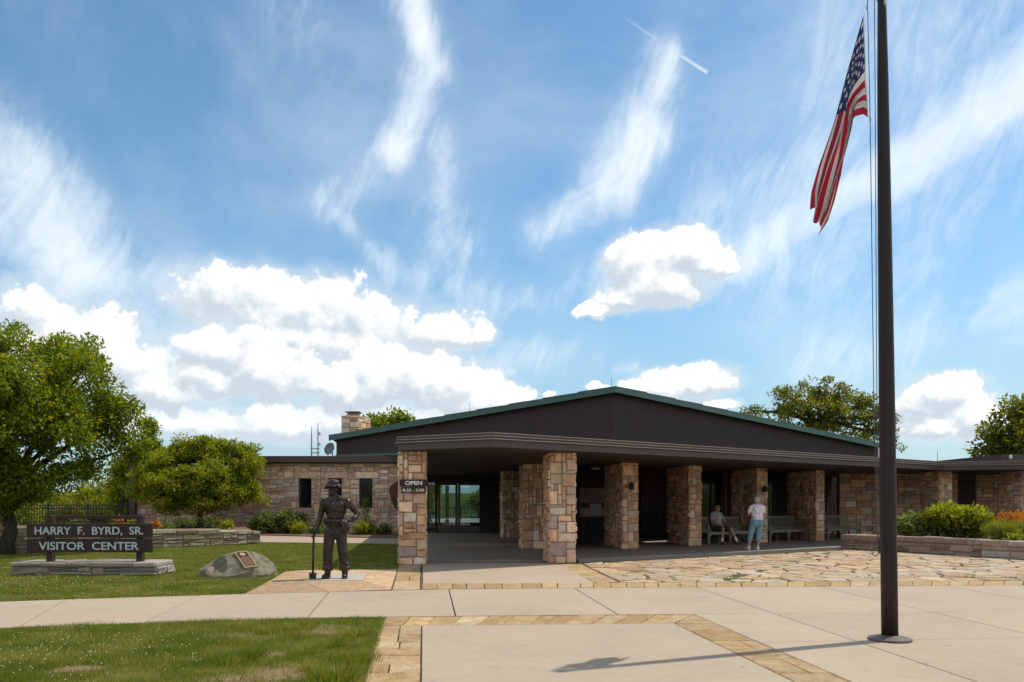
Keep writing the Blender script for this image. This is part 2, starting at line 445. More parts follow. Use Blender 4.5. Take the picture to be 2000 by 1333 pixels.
M_GREY = stone_mat('grey_stone', [(0, (.235, .205, .17)), (.2, (.30, .27, .225)), (.4, (.20, .19, .155)), (.55, (.33, .285, .245)), (.7, (.25, .215, .175)), (.85, (.36, .32, .28))], .95, 1.2, stain=.2)
M_TANW = stone_mat('tan_wall_stone', [(0, (.25, .205, .13)), (.2, (.31, .26, .18)), (.4, (.20, .17, .115)), (.55, (.34, .285, .215)), (.7, (.26, .21, .15)), (.85, (.36, .30, .22))], .95, 1.1, stain=.2)
M_PLANT = stone_mat('planter_stone', [(0, (.30, .22, .17)), (.2, (.36, .28, .23)), (.4, (.28, .20, .15)), (.55, (.42, .36, .32)), (.7, (.33, .25, .20)), (.85, (.38, .27, .19))], .95, 1.05, stain=.2)
M_MORTAR = simple('mortar', (.24, .195, .15), .95, bump=.4)
M_PAD = stone_mat('pad_sandstone', [(0, (.50, .36, .205)), (.3, (.52, .385, .225)), (.6, (.49, .345, .20))], 1., 1.0, bsc=14., stain=.1)
M_FLAG = stone_mat('flagstone', [(0, (.50, .36, .21)), (.14, (.56, .46, .33)), (.28, (.46, .30, .17)), (.40, (.53, .44, .33)), (.52, (.56, .40, .23)), (.64, (.50, .40, .28)), (.76, (.56, .43, .27)), (.88, (.52, .37, .235))], .98, .94, bsc=14., stain=.3, vr=.26)
M_BAND = stone_mat('sandstone_paver', [(0, (.46, .325, .165)), (.16, (.50, .37, .21)), (.32, (.44, .30, .15)), (.46, (.52, .40, .24)), (.6, (.47, .335, .185)), (.74, (.50, .36, .18)), (.88, (.47, .345, .20))], 1.04, .96, bsc=14., stain=.2, vr=.24)
def concrete(name, col):
    m, nt = newmat(name); t = NT(nt); p = t.pos(); r = t.rand()
    n1 = t.noise(p, .55, 8, .66, .5); n2 = t.noise(p, 7., 6, .65); n3 = t.noise(p, 160., 3)
    mp = t.n('ShaderNodeMapping'); setin(mp.inputs[0], p); mp.inputs['Scale'].default_value = (2.2, 30., 1.); mp.inputs['Rotation'].default_value = (0, 0, R(5))
    br = t.noise(mp.outputs[0], 1., 4, .6)
    c = t.mix(n1, tuple(x * .70 for x in col), tuple(x * 1.18 for x in col))
    c = t.mix(t.m('MULTIPLY', t.ramp(t.noise(p, .8, 9, .72, .8), [(.585, (0, 0, 0)), (.63, (1, 1, 1))]), .22), c, tuple(x * f for x, f in zip(col, (.62, .57, .52))))
    c = t.mix(t.ramp(n2, [(.5, (0, 0, 0)), (.8, (.45, .45, .45))]), c, tuple(x * 1.25 for x in col))
    c = t.mix(t.ramp(t.noise(p, 2.3, 7, .7), [(.60, (0, 0, 0)), (.74, (.7, .7, .7))]), c, tuple(x * f for x, f in zip(col, (.72, .66, .60))))
    c = t.mix(t.m('MULTIPLY', n3, .35), c, tuple(x * .70 for x in col))
    c = t.mix(t.m('MULTIPLY', t.ramp(t.noise(p, 5.5, 2, .4), [(.715, (0, 0, 0)), (.745, (1, 1, 1))]), .5), c, tuple(x * .42 for x in col))
    c = t.mix(t.m('MULTIPLY', t.ramp(br, [(.45, (0, 0, 0)), (.75, (1, 1, 1))]), .22), c, tuple(x * 1.3 for x in col))
    c = t.hsv(c, .5, 1., t.m('ADD', .96, t.m('MULTIPLY', r, .08)))
    b = t.m('ADD', t.m('MULTIPLY', br, .5), n3)
    t.out(t.pbsdf(c, .85, t.bump(b, .35, .004), 0, .25)); return m
M_CONC = concrete('concrete', (.455, .352, .255))
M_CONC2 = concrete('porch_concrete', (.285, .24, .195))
M_PALE = concrete('pale_slab', (.47, .43, .36))
M_JOINT = simple('joint_dirt', (.085, .070, .048), .95, bump=.5, bscale=120)
M_MOSS = simple('mossy_joint', (.075, .072, .030), .95, nscale=3., namt=.5, bump=.5)
M_SOIL = simple('soil', (.16, .105, .062), .95, nscale=9., namt=.4, bump=.8, bscale=40., bd=.02)
M_MULCH = simple('bark_mulch', (.17, .095, .055), .95, nscale=14., namt=.5, bump=1., bscale=30., bd=.03)
def boards_mat(name, col, rough=.6, spec=.35):
    m, nt = newmat(name); t = NT(nt); p = t.pos(); r = t.rand()
    mp = t.n('ShaderNodeMapping'); setin(mp.inputs[0], p); mp.inputs['Scale'].default_value = (30., 30., 1.2)
    g = t.noise(mp.outputs[0], 1., 5, .6, .3)
    c = t.mix(g, tuple(x * .78 for x in col), tuple(x * 1.2 for x in col)); c = t.hsv(c, .5, 1., t.m('ADD', .96, t.m('MULTIPLY', r, .08)))
    t.out(t.pbsdf(c, rough, t.bump(g, .3, .004), 0, spec)); return m
M_SIDE = boards_mat('brown_siding', (.056, .042, .041), .75, .25)
M_BROWN = simple('brown_paint', (.072, .050, .045), .5, nscale=1.5, namt=.18, bump=.08)
M_TRIM = simple('brown_metal_trim', (.26, .20, .175), .42, nscale=1.5, namt=.15, bump=.05, spec=.6)
M_SOFF = boards_mat('soffit_boards', (.060, .044, .038), .6)
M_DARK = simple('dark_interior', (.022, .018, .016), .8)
M_GREEN = simple('green_roof_edge', (.045, .118, .098), .45, nscale=2., namt=.2, bump=.05)
M_ROOF = simple('green_roof', (.055, .115, .098), .6, nscale=2., namt=.25, bump=.1)
M_SIGN = boards_mat('sign_board', (.040, .022, .018), .65)
M_LETTER = simple('letter_paint', (.50, .56, .58), .6, namt=.08, bump=.05)
M_LETTER2 = simple('white_letter_paint', (.72, .70, .66), .6, namt=.08, bump=.05)
M_IRON = simple('black_iron', (.012, .012, .013), .5)
M_GALV = simple('galvanised_metal', (.40, .41, .42), .42, metal=.7, namt=.15)
M_DISH = simple('dish_metal', (.20, .205, .21), .5)
M_POLE = simple('brown_pole_paint', (.024, .017, .016), .55, nscale=3., namt=.15, bump=.03, spec=.3)
M_BASE = simple('brown_base_paint', (.12, .088, .080), .5, nscale=8., namt=.2, bump=.1)
M_ROPE = simple('halyard_rope', (.10, .085, .08), .8)
def bronze():
    m, nt = newmat('bronze_patina'); t = NT(nt); p = t.pos()
    n = t.noise(p, 7., 6, .6, .5); c = t.ramp(n, [(.3, (.020, .014, .012)), (.5, (.038, .026, .022)), (.72, (.066, .044, .035))])
    t.out(t.pbsdf(c, t.ramp(t.noise(p, 14., 4), [(.3, (.22,) * 3), (.7, (.44,) * 3)]), t.bump(t.noise(p, 22., 6, .6, .5), .55, .018), .55, .6)); return m
M_BRONZE = bronze()
M_GOLD = simple('plaque_gold', (.62, .42, .20), .45, metal=.3, nscale=30.)
M_PLAQ = simple('plaque_brown', (.17, .085, .055), .5, nscale=30.)
M_PLAQ2 = simple('plaque_dark', (.035, .030, .032), .5, nscale=30.)
M_PLAQ3 = simple('plaque_copper', (.27, .135, .085), .5, nscale=60., namt=.4)
def rock():
    m, nt = newmat('boulder_rock'); t = NT(nt); p = t.pos()
    n = t.noise(p, 3.2, 8, .62, .6); c = t.ramp(n, [(.3, (.10, .10, .068)), (.48, (.195, .175, .12)), (.65, (.255, .225, .165)), (.8, (.31, .275, .215))])
    c = t.mix(t.ramp(t.noise(p, 9., 6, .65), [(.55, (0, 0, 0)), (.7, (.6, .6, .6))]), c, (.16, .165, .11))
    for (cx_, cy_, cz_, rr_, cc_) in ((-5.86, 15.15, .30, .15, (.040, .042, .034)), (-5.74, 15.1, .17, .10, (.065, .060, .045)), (-6.0, 15.1, .13, .09, (.36, .27, .19))):   # shade of the nose hollow painted dark, plus a rusty patch of stone
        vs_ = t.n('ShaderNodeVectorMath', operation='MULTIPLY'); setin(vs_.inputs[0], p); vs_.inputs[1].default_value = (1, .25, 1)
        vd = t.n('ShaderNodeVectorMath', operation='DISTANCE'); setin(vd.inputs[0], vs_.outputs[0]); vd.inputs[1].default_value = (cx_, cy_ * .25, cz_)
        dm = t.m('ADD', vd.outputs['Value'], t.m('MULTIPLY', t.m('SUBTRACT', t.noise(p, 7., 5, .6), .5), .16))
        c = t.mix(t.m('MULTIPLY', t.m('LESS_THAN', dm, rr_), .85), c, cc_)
    b = t.m('ADD', t.noise(p, 9., 8, .65), t.m('MULTIPLY', t.noise(p, 60., 4), .3))
    t.out(t.pbsdf(c, .9, t.bump(b, .7, .03), 0, .2)); return m
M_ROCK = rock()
def bark():
    m, nt = newmat('bark'); t = NT(nt); p = t.pos()
    mp = t.n('ShaderNodeMapping'); setin(mp.inputs[0], p); mp.inputs['Scale'].default_value = (9., 9., 2.)
    n = t.noise(mp.outputs[0], 2., 6, .65, .8)
    t.out(t.pbsdf(t.ramp(n, [(.3, (.020, .016, .013)), (.7, (.095, .078, .062))]), .95, t.bump(n, 1., .04), 0, .1)); return m
M_BARK = bark()
def leaf_mat(name, stops, tr=.35, rough=.55, wide=1.1, nw=.45):
    m, nt = newmat(name); t = NT(nt); p = t.pos()
    r = t.n('ShaderNodeNewGeometry').outputs['Random Per Island']
    f = t.m('ADD', t.m('MULTIPLY', r, 1 - nw), t.m('MULTIPLY', t.noise(p, wide, 5, .6), nw))
    c = t.ramp(f, stops)
    d = t.pbsdf(c, rough, None, 0, .35)
    tl = t.n('ShaderNodeBsdfTranslucent'); setin(tl.inputs[0], t.hsv(c, .488, 1.15, 1.5))
    mx = t.n('ShaderNodeMixShader'); mx.inputs[0].default_value = tr; setin(mx.inputs[1], d); setin(mx.inputs[2], tl.outputs[0])
    t.out(mx.outputs[0]); return m
M_OAK = leaf_mat('oak_leaves', [(.25, (.085, .128, .010)), (.5, (.170, .222, .018)), (.75, (.27, .295, .032))], .52)
M_OAK2 = leaf_mat('distant_oak_leaves', [(.25, (.080, .102, .014)), (.5, (.155, .175, .024)), (.75, (.245, .225, .036))], .5)
M_OLIVE = leaf_mat('yellow_green_leaves', [(.25, (.115, .155, .012)), (.5, (.215, .258, .020)), (.75, (.32, .325, .032))], .5)
M_BUSH = leaf_mat('shrub_leaves', [(.25, (.070, .105, .022)), (.5, (.140, .185, .042)), (.78, (.25, .28, .095))], .42)
M_LIME = leaf_mat('lime_leaves', [(.25, (.13, .165, .010)), (.5, (.235, .265, .018)), (.78, (.34, .35, .030))], .45)
M_ORANGE = leaf_mat('orange_petals', [(.25, (.30, .10, .006)), (.5, (.50, .19, .010)), (.78, (.58, .28, .020))], .35)
M_FERN = leaf_mat('fine_grass_leaves', [(.25, (.13, .165, .018)), (.5, (.20, .225, .028)), (.78, (.28, .29, .045))], .45)
M_GRASS = leaf_mat('grass_blades', [(.30, (.072, .122, .012)), (.44, (.140, .188, .020)), (.54, (.215, .235, .034)), (.66, (.38, .32, .11))], .42, .6, 1.3, .68)
M_CLOVER = simple('clover_white', (.62, .60, .52), .8)
def lawn_mat():
    m, nt = newmat('lawn_ground'); t = NT(nt); p = t.pos()
    n = t.noise(p, 1.1, 6, .6, .4); n2 = t.noise(p, 45., 4, .7)
    c = t.mix(n, (.10, .118, .020), (.18, .170, .045)); c = t.mix(t.m('MULTIPLY', n2, .6), c, (.065, .072, .018))
    a = t.n('ShaderNodeAttribute'); a.attribute_name = 'bare'
    c = t.mix(a.outputs['Fac'], c, t.mix(n2, (.20, .125, .068), (.38, .25, .15)))
    t.out(t.pbsdf(c, .95, t.bump(n2, .8, .03), 0, .1)); return m
M_LAWN = lawn_mat()
def hill_mat():
    m, nt = newmat('wooded_hill'); t = NT(nt); p = t.pos()
    n = t.noise(p, .06, 8, .7); c = t.ramp(n, [(.3, (.060, .080, .022)), (.5, (.105, .125, .034)), (.7, (.165, .165, .055))])
    t.out(t.pbsdf(c, .95, t.bump(t.noise(p, .25, 6, .7), 1., 3.), 0, .05)); return m
M_HILL = hill_mat()
def glass(name, tint, refl):
    m, nt = newmat(name); t = NT(nt)
    tr = t.n('ShaderNodeBsdfTransparent'); tr.inputs[0].default_value = (*tint, 1)
    gl = t.n('ShaderNodeBsdfGlossy'); gl.inputs['Roughness'].default_value = .01; gl.inputs[0].default_value = (.9, .95, 1, 1)
    fr = t.n('ShaderNodeFresnel'); fr.inputs[0].default_value = 1.5
    mx = t.n('ShaderNodeMixShader'); setin(mx.inputs[0], t.m('ADD', fr.outputs[0], refl)); setin(mx.inputs[1], tr.outputs[0]); setin(mx.inputs[2], gl.outputs[0])
    t.out(mx.outputs[0]); return m
M_GLASS = glass('clear_glass', (.72, .80, .82), .05)
m, nt = newmat('dark_glass'); t = NT(nt)
t.out(t.pbsdf((.012, .013, .016), .06, None, 0, .5)); M_DGLASS = m
M_BENCH = boards_mat('weathered_bench_wood', (.20, .19, .162), .8)
M_SKIN = simple('skin', (.40, .215, .145), .55, nscale=12., namt=.12)
M_HAIR = simple('grey_hair', (.30, .29, .28), .8, nscale=60., namt=.3, bump=.6)
M_WSHIRT = simple('white_cotton', (.66, .62, .66), .9, nscale=9., namt=.06)
M_GSHIRT = simple('grey_cotton', (.30, .31, .36), .9)
M_YEL = simple('yellow_print', (.62, .47, .06), .85)
M_JEAN = simple('light_blue_denim', (.155, .275, .37), .9, nscale=16., namt=.18, bump=.3)
M_SHORT = simple('dark_shorts', (.045, .055, .06), .9)
M_CAP = simple('olive_cap', (.19, .17, .085), .9)
M_SHOE = simple('white_shoe', (.66, .65, .63), .7)
M_SHOE2 = simple('dark_shoe', (.09, .085, .085), .7)
M_WHITE = simple('white_paint', (.74, .74, .72), .5)

# ================================================================== GROUND
def struct(name, vf, mat, parent=None, smooth=False):
    o = obj(name, vf, mat, parent, smooth=smooth)
    if parent is None: o['kind'] = 'structure'
    return o
# meadow out to the horizon, and wooded hills round the summit
def disc(rs, zf, seg=96):
    v = [(0, 0, zf(0, 0))]; f = []
    for i, r in enumerate(rs):
        for k in range(seg):
            a = 2 * math.pi * k / seg; v.append((r * math.cos(a), r * math.sin(a), zf(r, a)))
    for k in range(seg): f.append((0, 1 + k, 1 + (k + 1) % seg))
    for i in range(len(rs) - 1):
        for k in range(seg):
            a, b = 1 + i * seg + k, 1 + i * seg + (k + 1) % seg; f.append((a, a + seg, b + seg, b))
    return v, f
def gz(r, a): return -.09 if r < 95 else -.09 - (min(r, 330) - 95) * .035
struct('ground', disc([20, 50, 80, 95, 130, 200, 330, 700, 1500, 4000], gz), M_HILL, smooth=True)
hv, hf = [], []
SEG = 240
hr = [330, 380, 440, 520, 600, 700, 820]
for i, r in enumerate(hr):
    for k in range(SEG):
        a = 2 * math.pi * k / SEG
        h = (15.5 + 5 * math.sin(3 * a + .6) + 3 * math.sin(7 * a + 1.9) + 1.6 * math.sin(17 * a) + rng.uniform(-.5, .5)) * math.sin(math.pi * min(1, (i / 5)) * .5) ** 1.2
        hv.append((r * math.cos(a), r * math.sin(a), -10 + h * (1.3 if i < 6 else .2) + (1.5 if i else 0)))
for i in range(len(hr) - 1):
    for k in range(SEG):
        a, b = i * SEG + k, i * SEG + (k + 1) % SEG; hf.append((a, a + SEG, b + SEG, b))
struct('hills', (hv, hf), M_HILL, smooth=True)

def line_pt(p, q, Y):                         # the point of line pq (plan) at depth Y
    t = (Y - p.y) / (q.y - p.y); return p + (q - p) * t
# ---- plaza and sidewalk: concrete slabs with open joints over a base
rg = random.Random(21)
plaza = struct('plaza', prism([(-30, 15.6), (-14, 13.6), (-2.9, 14.4), (-2.9, 19.9), (2, 19.9), (9, 22), (14, 26), (26, 26), (26, -14), (-30, -14)], -.06, -.024), M_JOINT)
def slab(name, pts, mat, parent, gap=.008, top=0., thick=.05, bev=.006):
    return obj(name, prism(inset(pts, gap), top - thick, top, bev), mat, parent)
BO = (gp(1354, 1199.8), gp(1665, 1333)); BI = (gp(1318, 1218), gp(1554.5, 1333))         # band beside the near panel, outer and inner edge
LO = (gp(754, 1204.5), gp(717, 1333)); LI = (gp(823, 1221.5), gp(821.5, 1333))
J4 = (gp(1359, 1147), gp(1910, 1333)); J5 = (gp(1604, 1147), gp(2000, 1236.7)); J6 = (gp(1842, 1144), gp(2000, 1171))
H1 = (gp(1352, 1199.8), gp(2000, 1195.3)); H2 = (gp(1487, 1255), gp(2000, 1246)); FE = (gp(1361, 1147), gp(2000, 1143.5))
def meet(l, m):
    (a, b), (c, d) = l, m
    r, s = b - a, d - c; den = r.x * s.y - r.y * s.x
    t = ((c - a).x * s.y - (c - a).y * s.x) / den; return a + r * t
J7 = (J6[0] + Vector((2.1, .1, 0)), J6[1] + Vector((2.1, .1, 0))); J8 = (J7[0] + Vector((2.2, .1, 0)), J7[1] + Vector((2.2, .1, 0)))
J9 = (J8[0] + Vector((3.5, .1, 0)), J8[1] + Vector((3.5, .1, 0)))
H3 = (H2[0] + Vector((0, -2.0, 0)), H2[1] + Vector((0, -2.0, 0))); H4 = (H3[0] + Vector((0, -2.2, 0)), H3[1] + Vector((0, -2.2, 0)))
top_pts = [gp(-330, 1186.5), gp(128, 1171.2), gp(388, 1163.0), gp(642, 1156.5), gp(876.5, 1151), gp(1121.5, 1149), gp(1359, 1147)]
bot_pts = [gp(-560, 1250), gp(35, 1225.5), gp(280, 1216.5), gp(600, 1206.5), gp(889.8, 1203.2), gp(1207, 1200.5), meet(J4, H1)]
for i in range(6): slab('slab', [bot_pts[i], bot_pts[i + 1], top_pts[i + 1], top_pts[i]], M_CONC, plaza)
rows = [FE, H1, H2, H3, H4]; cols = [J4, J5, J6, J7, J8, J9]
for a in range(4):
    for b in range(5):
        slab('slab', [meet(cols[b], rows[a + 1]), meet(cols[b + 1], rows[a + 1]), meet(cols[b + 1], rows[a]), meet(cols[b], rows[a])], M_CONC, plaza)
for a in (1, 2, 3):
    slab('slab', [meet(BO, rows[a + 1]), meet(J4, rows[a + 1]), meet(J4, rows[a]), meet(BO, rows[a])], M_CONC, plaza)
Yn = 1.6
slab('slab', [line_pt(*LI, Yn), line_pt(*BI, Yn), BI[0], LI[0]], M_CONC, plaza)      # the near panel
for k in range(5):                                       # the same paving goes on behind the viewer
    for j in range(3): slab('slab', [(-7 + 5 * k, -12 + 4.2 * j), (-2 + 5 * k, -12 + 4.2 * j), (-2 + 5 * k, -7.8 + 4.2 * j), (-7 + 5 * k, -7.8 + 4.2 * j)], M_CONC, plaza)
def patch(c00, c10, c11, c01, s, t):
    return (c00 * (1 - s) + c10 * s) * (1 - t) + (c01 * (1 - s) + c11 * s) * t
def paver_band(corner, n, r, mat, parent, name='paving_stone', rows=1, gap=.006):
    c = [Vector(p) for p in corner]; ts = [0]
    for k in range(n): ts.append(ts[-1] + r.uniform(.7, 1.3))
    ts = [x / ts[-1] for x in ts]
    for k in range(n):
        sp = [0, 1]
        if rows > 1 and r.random() < .55: sp = [0, r.uniform(.35, .65), 1]
        for a in range(len(sp) - 1):
            q = [patch(*c, ts[k], sp[a]), patch(*c, ts[k + 1], sp[a]), patch(*c, ts[k + 1], sp[a + 1]), patch(*c, ts[k], sp[a + 1])]
            obj(name, prism(inset(q, gap * r.uniform(.6, 1.4)), -.05, r.uniform(-.003, .003), .006), mat, parent)
rb = random.Random(5)
paver_band([line_pt(*LO, LI[0].y + .02), LI[0], gp(1318, 1218), BO[0]], 1, rb, M_BAND, plaza) if False else None
NB0, NB1 = gp(754, 1205.6), gp(1354, 1200.4)
paver_band([gp(742, 1221.6), gp(1318, 1218.2), NB1, NB0], 13, rb, M_BAND, plaza, rows=1)
obj('paving_stone', prism(inset([gp(1318, 1218.2), BI[0] + Vector((0, 0, 0)), meet(BO, (gp(1318, 1218.2), gp(1400, 1217.6))), NB1], .006), -.05, .001, .006), M_BAND, plaza)
paver_band([line_pt(*BI, Yn), line_pt(*BI, BI[0].y - .01), line_pt(*BO, BI[0].y + .01), line_pt(*BO, Yn)], 15, rb, M_BAND, plaza, rows=2)
paver_band([line_pt(*LO, Yn), gp(742, 1222), LI[0], line_pt(*LI, Yn)], 17, rb, M_BAND, plaza, rows=2)
paver_band([gp(824, 1150.6), gp(1361, 1146.4), gp(1361, 1137.8), gp(824, 1140.4)], 16, rb, M_BAND, plaza)
paver_band([gp(1361, 1146.4), FE[1] + Vector((0, .05, 0)), gp(2000, 1134.5), gp(1361, 1137.8)], 16, rb, M_BAND, plaza)
paver_band([gp(2000, 1142.9), gp(2330, 1141.2), gp(2330, 1133), gp(2000, 1134.5)], 8, rb, M_BAND, plaza)
paver_band([gp(766, 1152), gp(779, 1103.5), gp(822, 1103.5), gp(820, 1150.8)], 7, rb, M_BAND, plaza, rows=2)       # beside the entrance walk
paver_band([gp(1166, 1139), gp(1086, 1103), gp(1134, 1101.5), gp(1208, 1137)], 8, rb, M_BAND, plaza, rows=1)
slab('slab', [gp(825, 1140), gp(1164, 1138.8), gp(1083, 1099), gp(825, 1099)], M_CONC, plaza)
# pad round the statue
pad = [gp(477, 1160), gp(520, 1138), gp(556, 1117), gp(582, 1114.5), gp(776, 1112), gp(763, 1151.5)]
pl = [gp(592, 1135.5), gp(707, 1134.5), gp(719, 1121.5), gp(628, 1121.5)]
for q in ([pad[0], gp(640, 1156), pl[0], pad[1]], [pad[1], pl[0], pl[3], pad[3], pad[2]], [gp(640, 1156), pad[5], pl[1], pl[0]],
          [pl[1], pad[5], pad[4], pl[2]], [pl[3], pl[2], pad[4], pad[3]]):
    slab('paving_stone', q, M_PAD, plaza, gap=.004)
slab('statue_slab', pl, M_PALE, plaza, gap=.004, top=.012)
# flagstones: irregular slabs with mossy joints
def clip_half(poly, p, n):
    out = []
    for i in range(len(poly)):
        a, b = poly[i], poly[(i + 1) % len(poly)]
        da, db = (a - p).dot(n), (b - p).dot(n)
        if da <= 0: out.append(a)
        if da * db < 0: out.append(a + (b - a) * (da / (da - db)))
    return out
def inside(p, poly):
    c = False; n = len(poly)
    for i in range(n):
        a, b = poly[i], poly[i - 1]
        if (a[1] > p[1]) != (b[1] > p[1]) and p[0] < (b[0] - a[0]) * (p[1] - a[1]) / (b[1] - a[1]) + a[0]: c = not c
    return c
fp = [gp(1138, 1101.5), gp(1208, 1136.6), gp(1361, 1137.2), gp(2000, 1133.8), gp(2270, 1132.4), gp(2270, 1112), gp(2000, 1094), gp(1650, 1072.5), gp(1640, 1075.2)]
fp2 = [Vector((p.x, p.y)) for p in fp]
if sum(fp2[i].x * fp2[(i + 1) % 9].y - fp2[(i + 1) % 9].x * fp2[i].y for i in range(9)) < 0: fp2 = fp2[::-1]
flagst = struct('flagstone_court', prism(inset(fp2, .01), -.06, -.016), M_MOSS)
rf = random.Random(8)
xs = [p.x for p in fp2]; ys = [p.y for p in fp2]; sites = []
tries = 0
while len(sites) < 296 and tries < 30000:
    tries += 1
    s = Vector((rf.uniform(min(xs), max(xs)), rf.uniform(min(ys), max(ys))))
    dm = .34 if rf.random() < .5 else .48
    if inside(s, fp2) and all((s - q).length > dm for q in sites): sites.append(s)
# convex pieces of the court's outline so that each stone can be clipped to it
for s in sites:
    cell = [s + Vector((math.cos(a), math.sin(a))) * 1.0 for a in [2 * math.pi * k / 12 for k in range(12)]]
    nb = sorted((q for q in sites if q is not s), key=lambda q: (q - s).length)[:18]
    for q in nb:
        w = .5 + rf.uniform(-.06, .06); cell = clip_half(cell, s + (q - s) * w if False else (s + q) / 2, (q - s).normalized())
    for i in range(9):
        a, b = fp2[i], fp2[(i + 1) % 9]; e = (b - a).normalized(); n = Vector((e.y, -e.x))
        if (s - a).dot(n) < 0 and i != -1: cell = clip_half(cell, a, n)
    if len(cell) < 3: continue
    # round off short edges, wobble
    cl = []
    for i, p in enumerate(cell):
        if (p - cell[i - 1]).length > .07: cl.append(p + Vector((rf.uniform(-.012, .012), rf.uniform(-.012, .012))))
    if len(cl) < 3: continue
    c3 = inset(cl, .016 + rf.uniform(0, .018))
    zt = rf.uniform(-.004, .012)
    fv, ff = prism(c3, -.05, zt, .014); tx_, ty_ = rf.uniform(-.02, .02), rf.uniform(-.02, .02)
    fv = [(x, y, z + ((x - s.x) * tx_ + (y - s.y) * ty_ + rf.uniform(-.003, .003) if z > -.03 else 0)) for x, y, z in fv]
    obj('flagstone', (fv, ff), M_FLAG, flagst)
# ---- porch and entrance floors
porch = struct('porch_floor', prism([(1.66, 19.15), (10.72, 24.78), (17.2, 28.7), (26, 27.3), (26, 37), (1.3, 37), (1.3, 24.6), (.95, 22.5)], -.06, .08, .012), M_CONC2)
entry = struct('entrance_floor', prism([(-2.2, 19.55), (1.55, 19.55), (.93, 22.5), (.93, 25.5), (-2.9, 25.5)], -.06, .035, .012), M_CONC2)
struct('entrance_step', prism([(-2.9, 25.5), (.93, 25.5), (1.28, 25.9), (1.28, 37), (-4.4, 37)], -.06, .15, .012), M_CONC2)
struct('garden_path', prism([gp(508, 1059.5), gp(782, 1062.5), (-2.9, 28.0), (-3.3, 31.6), gp(700, 1051), gp(508, 1046.5)], -.06, .008, .005), M_CONC)
# ---- beds
struct('garden_bed', prism([gp(508, 1046.8), gp(700, 1051.3), (-3.35, 31.9), (-4.45, 37.9), (-13.0, 37.9), (-13, 34.)], -.06, .05), M_MULCH)
struct('raised_bed', prism([(-24.5, 24.5), (-14.6, 22.5), (-9.5, 28.2), (-10.5, 31), (-13.3, 37.9), (-24.5, 37.9)], -.05, .40), M_SOIL)
struct('planter_bed', prism([(10.95, 25.05), (13.45, 20.0), (15.5, 16.9), (24, 19), (24, 26.5), (14.6, 26.9)], -.05, .38), M_SOIL)
struct('terrace', prism([(-30, 48.5), (30, 48.5), (34, 72), (-34, 72)], -.05, .10), M_PALE)

# ================================================================== VISITOR CENTER
bld = thing('visitor_center', 'long low visitor center of stone and brown boards under a green gable roof', 'building', (0, 30, 0))
P0, PL_, PR_, PW_ = Vector((-.41, 17.0)), Vector((-2.69, 18.14)), Vector((16.1, 28.7)), Vector((26.5, 26.1))
uR = (PR_ - P0).normalized(); nR = Vector((uR.y, -uR.x)); gB = Vector((-.122, .9925))
def V3(p, z=0.): return Vector((p[0], p[1], z))
SOF, CT = 2.72, 3.04
path = [Vector((-5.02, 37.4)), PL_, P0, PR_, PW_]
def offset_path(P, d):
    out = []
    for i in range(len(P)):
        ns = []
        if i > 0: e = (P[i] - P[i - 1]).normalized(); ns.append(Vector((e.y, -e.x)))
        if i < len(P) - 1: e = (P[i + 1] - P[i]).normalized(); ns.append(Vector((e.y, -e.x)))
        n = ns[0] if len(ns) == 1 else (ns[0] + ns[1]) / (1 + ns[0].dot(ns[1]))
        out.append(P[i] + n * d)
    return out
inner = offset_path(path, -.05)
# a slot in the porch roof that lets a patch of sun through
hc = V3((6.75, 28.75)).to_2d(); hole = [hc + uR * a + gB * b for a, b in ((-.75, -.38), (-.75, .38), (.75, .38), (.75, -.38))]
rim = inner + [Vector((26.5, 37)), Vector((4, 37.6)), Vector((-4.3, 37.6))]
key = [inner[0], inner[1], inner[2]]
mid = inner[2] + (inner[3] - inner[2]) * .45
poly = inner[:3] + [mid] + [hole[0], hole[1], hole[2], hole[3], hole[0] + (mid - hole[0]) * 1e-4] + [mid + uR * 1e-3] + inner[3:] + rim[5:]
canopy = obj('canopy', prism(poly, SOF + .05, CT - .012), M_BROWN, bld)
obj('soffit', prism([p for p in poly], SOF + .006, SOF + .047), M_SOFF, canopy)
def strip_along(name, z0, z1, d0, d1, mat):
    A, B = offset_path(path, d0), offset_path(path, d1)
    for i in range(1, len(path) - 1) if False else range(len(path) - 1):
        obj(name, prism([A[i], A[i + 1], B[i + 1], B[i]], z0, z1), mat, canopy)
strip_along('fascia', SOF, SOF + .165, -.049, 0, M_BROWN)
strip_along('drip_trim', SOF + .165, SOF + .184, -.049, .070, M_TRIM)
strip_along('fascia_band', SOF + .184, SOF + .232, -.049, .022, M_BROWN)
strip_along('drip_trim', SOF + .232, SOF + .251, -.049, .055, M_TRIM)
strip_along('fascia_band', SOF + .251, SOF + .300, -.049, .010, M_BROWN)
strip_along('drip_trim', SOF + .300, CT, -.049, .032, M_TRIM)

rs_ = random.Random(33)
def column(poly, faces, hgt=SOF, z0=-.02, mat=M_PIL, mod=(.108, .085)):
    core = obj('column', prism(inset(poly, .012), z0, hgt), M_MORTAR, bld)
    for (a, b, single) in faces:
        a, b = Vector(a), Vector(b); u = (b - a); W = u.length; u = u / W; n = Vector((u.y, -u.x))
        rects = ashlar(W, hgt - max(z0, 0) - .004, mod[0], mod[1], (1, 2, 2, 3, 3, 4), (1, 2, 2, 3, 3, 4), rs_)
        P = V3(a - n * .012, max(z0, 0))
        stones(P, V3(u), V3(n), rects, mat, core, rs_, single, prot=.030)
    return core
def pier(corner, uf, W, dep, singles=(True, False, False), z0=-.02):
    c = Vector(corner); uf = Vector(uf).normalized()
    r = c + uf * W; rb2 = r + gB * dep; lb = c + gB * dep
    return column([c, r, rb2, lb], [(c, r, singles[0]), (lb, c, singles[1]), (r, rb2, singles[2])], z0=z0)
